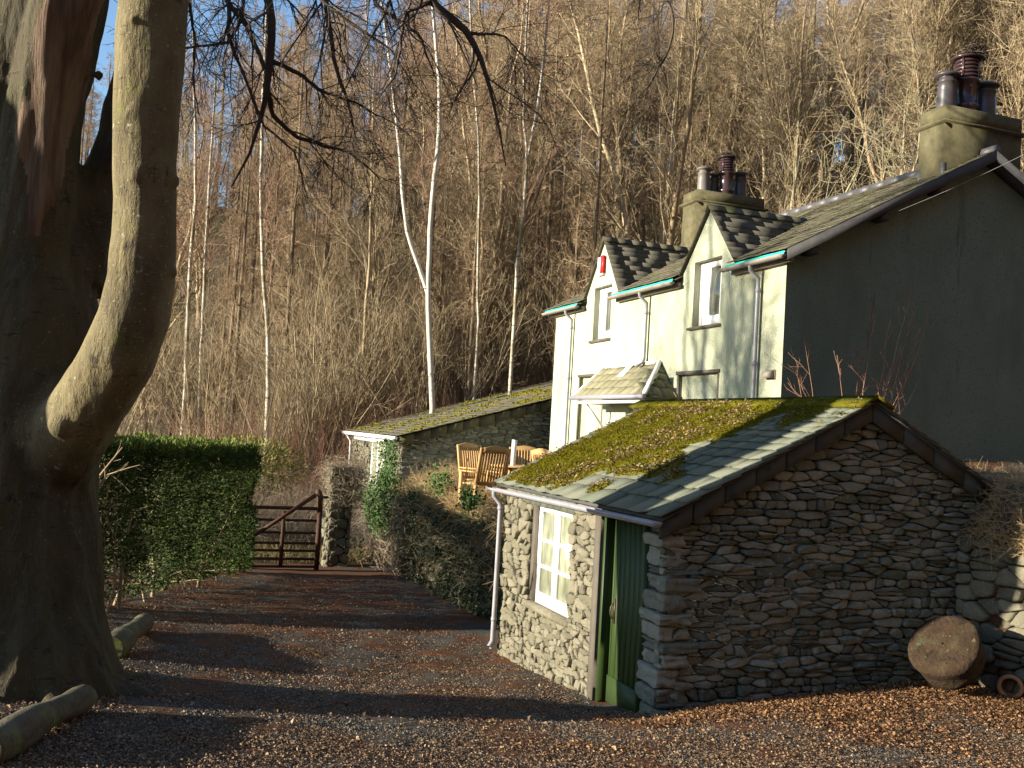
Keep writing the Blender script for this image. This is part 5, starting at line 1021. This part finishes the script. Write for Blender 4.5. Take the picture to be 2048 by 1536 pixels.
while NL < 265:
    D = 36+72*g.random()**.7; px = g.uniform(-80, 2180); x, y = pos(px, D)
    if D < 46 and px < 1300 and g.random() < .5: continue
    if px < 560 and g.random() < .5: continue
    if (8.5 < x < 18 and y < 26) or any((x-a)**2+(y-c)**2 < 1.7 for a, c in taken): continue
    taken.append((x, y)); s = g.uniform(.82, 1.12)*(np.interp(px, [300, 950], [.72, 1]));
    lab = ('bare reddish larch in the thin edge of the wood at left', 'left side larches') if px < 600 else (('tall bare larch with straight brown trunk in the middle of the wood', 'middle larches') if px < 1250 else ('tall bare larch rising behind the cottage roof', 'larches behind the cottage'))
    place('larch_tree', larch[g.integers(6)], x, y, g.random()*6.28, s, lab[0], 'tree', lab[1]); NL += 1
def mix_group(n, meshes, pxr, Dr, name, lab, cat, grp, sr=(.8, 1.15)):
    c = 0
    while c < n:
        D = g.uniform(*Dr); px = g.uniform(*pxr); x, y = pos(px, D)
        if (8.0 < x < 18.5 and y < 25.5) or (4.5 < x < 14 and 22 < y < 31.2): continue
        place(name, meshes[g.integers(len(meshes))], x, y, g.random()*6.28, g.uniform(*sr), lab, cat, grp); c += 1
mix_group(38, hazel, (700, 1500), (32, 46), 'hazel_bush', 'bare many stemmed hazel bush behind the outbuilding and far chimney', 'bush', 'hazel bushes behind the cottage')
mix_group(10, hazel, (180, 760), (30, 40), 'hazel_bush', 'bare many stemmed hazel bush above the hedge and gate', 'bush', 'hazel bushes above the hedge', (.7, 1.0))
mix_group(24, hazel, (1450, 2150), (26, 40), 'hazel_bush', 'bare many stemmed hazel bush showing over the cottage ridge', 'bush', 'hazel bushes over the ridge', (1.0, 1.4))
mix_group(12, oakish, (250, 1000), (34, 50), 'bare_tree', 'bare spreading olive barked tree at the front of the wood', 'tree', 'bare trees at left of the wood')
mix_group(34, tallb, (950, 2150), (30, 52), 'bare_tree', 'bare spreading olive barked tree behind the cottage', 'tree', 'bare trees behind the cottage')
for i in range(120):
    D = g.uniform(32, 62); px = g.uniform(440, 1500); x, y = pos(px, D)
    if 8 < x < 18.5 and y < 26: continue
    s_ = g.uniform(.6, .95); place('larch_sapling', larch[g.integers(6)], x, y, g.random()*6.28, s_*.55, 'thin straight bare pole of a young larch in the wood', 'tree', 'young larch poles', sz=s_)
n_ = 5200; D = 30+38*rng.random(n_)**1.3; pxx = rng.uniform(150, 1250, n_); px_ = fh[0]*D+rh[0]*((pxx-1024)/F)*D; py_ = fh[1]*D+rh[1]*((pxx-1024)/F)*D; ok = ~((px_ > 4.5) & (px_ < 18.5) & (py_ < 31.2)); px_, py_ = px_[ok], py_[ok]
scrub('wood_undergrowth', px_, py_, len(px_), 3.0, .3, 'thicket', 'brown tangle of undergrowth among the trunks', r=.011, spread=.15, kidn=4)
for px, D in ((1930, 31), (1985, 33), (2030, 30), (2075, 34), (1955, 38), (2050, 40), (2110, 32)):
    x, y = pos(px, D); place('bare_tree', tallb[int(px) % 4], x, y, px*.3, 1.0, 'bare spreading olive barked tree behind the cottage', 'tree', 'bare trees behind the cottage')
# individually placed birches: px of the foot, py of foot, distance, lean
def birch_px(pts, label, mesh_i, twig=True, name='birch_tree', bark='birch', tw='birch_twig', fork=None):
    q = pxs(pts); foot = q[0, :3].copy(); zg = float(gz(foot[0], foot[1])); t = thing(name, label, 'tree', (foot[0], foot[1], zg)); b = B(); r_ = resample(q, 24); r0_ = r_[0].copy(); r0_[2] = zg-.2; r0_[3] *= 1.05
    r_ = np.vstack([r0_[None], r_]); r_[1:, :2] += np.cumsum(rng.normal(0, .012, (len(r_)-1, 2)), 0); b.tubes(r_[:, :3], r_[:, 3]*.88, 9); st_ = [r_]
    for f in (fork or []): fq = resample(pxs(f), 25); b.tubes(fq[:, :3], fq[:, 3], 8); st_.append(fq)
    b.obj('trunk', MT[bark], t, smooth=True); c = B()
    P0 = np.stack([s_[:, :3] for s_ in st_]); R0 = np.stack([s_[:, 3] for s_ in st_]); P1, R1 = kids(P0, R0, 30, .3, 1, .6, 2.2, 6, .1, .0, .22, tfall=.4); P2, R2 = kids(P1, np.maximum(R1, .008), 7, .2, 1, .6, .9, 4, .12, -.03, .5); P3, R3 = kids(P2, R2, 4, .2, 1, .5, .45, 3, .12, -.06, .7)
    c.tubes(P1, np.maximum(R1, .008), 4); c.tubes(P2, np.maximum(R2, .006), 3); c.tubes(P3, np.maximum(R3, .0045), 3); c.obj('crown', MT[tw], t)
birch_px([(866, 815, 29.5, 6.5), (862, 700, 29.5, 6.5), (858, 600, 29.5, 6), (860, 470, 29.5, 5.5), (865, 400, 29.5, 5.5), (876, 300, 29.5, 5), (880, 200, 29.5, 4.5), (872, 100, 29.5, 4), (866, 20, 29.5, 3.5), (850, -150, 29.5, 2.5), (845, -350, 29.5, 1)],
    'brightest white birch with a forked trunk rising behind the outbuilding', 0, bark='birch_white', fork=[[(857, 590, 29.5, 5), (840, 540, 29.5, 4.5), (815, 470, 29.5, 4), (805, 390, 29.5, 4), (800, 310, 29.5, 3.5), (788, 200, 29.5, 3), (775, 90, 29.5, 2.5), (755, -50, 29.5, 1)]])
birch_px([(534, 866, 30, 5.6), (537, 760, 30, 5.4), (538, 680, 30, 5), (530, 580, 30, 4.6), (528, 450, 30, 4), (527, 350, 30, 3.6), (532, 200, 30, 4), (536, 60, 30, 3), (540, -100, 30, 1.5)], 'slim white birch growing just beyond the right end of the hedge', 1)
birch_px([(1022, 735, 30.5, 4.4), (1030, 620, 30.5, 4.2), (1042, 480, 30.5, 4), (1052, 380, 30.5, 3.6), (1056, 310, 30.5, 3.4), (1046, 230, 30.5, 3.2), (1050, 120, 30.5, 2.8), (1058, 0, 30.5, 3), (1070, -200, 30.5, 1.5)], 'white birch forking in a narrow V left of the first dormer', 2, fork=[[(1056, 310, 30.5, 3.5), (1075, 220, 30.5, 3.5), (1088, 120, 30.5, 3), (1098, 0, 30.5, 2.5), (1120, -150, 30.5, 1.5)]])
birch_px([(957, 640, 32, 3.2), (955, 540, 32, 3), (957, 400, 32, 3), (955, 280, 32, 2.6), (945, 150, 32, 3), (940, 0, 32, 2.5), (945, -200, 32, 1)], 'thin white birch between the forked birch and the V shaped birch', 3)
birch_px([(742, 540, 40, 3.2), (741, 420, 40, 3.2), (738, 300, 40, 3), (734, 160, 40, 2.5), (728, 0, 40, 1.5), (724, -100, 40, 1)], 'faint slender birch left of the brightest birch', 3)
birch_px([(365, 840, 33, 4.5), (368, 700, 33, 4.5), (375, 560, 33, 4.2), (388, 400, 33, 4), (388, 250, 33, 3), (385, 120, 33, 2), (380, 0, 33, 1)], 'slim pale birch close to the right side of the beech trunk', 1)
birch_px([(398, 850, 35, 4.2), (404, 700, 35, 4), (412, 560, 35, 3.8), (420, 400, 35, 3.5), (430, 260, 35, 2.5), (436, 120, 35, 1.5)], 'second slim birch from the beech trunk, darker banded', 1)
birch_px([(718, 850, 33, 4), (728, 700, 33, 3.8), (740, 540, 33, 3.5), (742, 420, 33, 3), (745, 300, 33, 2.5), (750, 120, 33, 1.5)], 'thin dark leaning pole of a tree left of the outbuilding', 1, name='bare_tree', bark='hazel', tw='hazel')
for px_, py_, D_, lab in ((1563, 420, 31, 'pale grey ash sapling with upswept limbs right of the farther chimney'), (1740, 380, 30, 'tall pale ash with paired stems behind the roof ridge'), (1820, 360, 33, 'thin pale ash leaning behind the nearest chimney')):
    x, y = pos(px_, D_); place('ash_tree', ash[int(px_) % 3], x, y, px_*.1, 1.15, lab, 'tree', None)
x, y = pos(500, 29.5); place('bare_tree', shrub_mesh(199, 8, 7, MT['larch_trunk']), x, y, 0, 1, 'dark mossy many stemmed tree rising behind the hedge end', 'tree', None)
n_ = 170; x = rng.uniform(-3.2, -1.5, n_); y = rng.uniform(10.9, 14.6, n_); scrub('undergrowth', x, y, n_, .85, .3, 'hazel', 'sparse bare undergrowth behind the beech trunk', r=.014, spread=.12, kidn=4)
ob = thing('beech_tree', 'unseen second beech added outside the left edge of the picture to shade the first', 'tree', (-6.6, 9.75, float(gz(-6.6, 9.75)))); b = B(); q = resample([(-6.6, 9.45, -2.8, .75), (-6.6, 9.5, -1, .68), (-6.6, 9.6, .9, .62), (-6.6, 9.95, 1.5, .5), (-6.6, 10.0, 3.2, .45), (-6.9, 11.0, 4.6, .4), (-7.3, 13, 8, .25), (-7.5, 13.5, 13, .12)], 30); b.tubes(q[:, :3], q[:, 3], 16); b.obj('trunk', MT['beech'], ob, smooth=True)  # trunk added out of view, bent so it shades the main beech stem
P1, R1 = kids(q[None, 14:, :3], q[None, 14:, 3], 9, .3, 1, .8, 3.0, 7, .1, .04, .35, tfall=.3); P2, R2 = kids(P1, R1, 6, .2, 1, .7, 1.5, 5, .13, 0, .5); b = B(); b.tubes(P1, R1, 5); b.tubes(P2, R2, 3); b.obj('crown', MT['twig_dark'], ob)
# red stemmed shrub between shed and gable
p = at_d(1690, 800, 12.2); sh = thing('bare_shrub', 'thin red stemmed bare shrub against the dark cottage gable', 'shrub', (p[0], p[1], -1.4)); b = B(); n_ = 16; g = np.random.default_rng(9)
tx = g.uniform(1590, 1860, n_); ty = g.uniform(575, 760, n_); P0 = []
for i in range(n_):
    e = at_d(tx[i], ty[i], 12.2+g.normal(0, .25)); s0 = np.array([p[0]+g.normal(.15, .18), p[1]+g.normal(0, .12), -1.3]); t = np.linspace(0, 1, 9)[:, None]; q = s0+(e-s0)*t; q[:, 2] += .22*np.sin(t[:, 0]*np.pi)*g.uniform(.1, 1); q += np.cumsum(g.normal(0, .012, q.shape), 0); P0.append(q)
P0 = np.stack(P0); R0 = np.linspace(.010, .003, 9)[None]*np.ones((n_, 1)); b.tubes(P0, R0, 4); P1, R1 = kids(P0, R0, 6, .45, 1, .6, .45, 5, .1, .04, .7, g); P2, R2 = kids(P1, R1, 2, .3, 1, .6, .16, 3, .1, 0, .8, g)
b.tubes(P1, np.maximum(R1, .0028), 3); b.tubes(P2, np.maximum(R2, .0022), 3); b.obj('stem', MT['bramble'], sh)
# trees off to the left of the frame: their shadows fall across the drive and the cottage
for i, (x, y, s) in enumerate(((-9.5, 15.1, 1.0), (-14.5, 16.6, 1.15))):
    place('bare_tree', oakish[i % 4], x, y, i*1.3, s, 'bare tree outside the left edge of the picture whose shadow crosses the drive', 'tree', 'trees left of the picture')
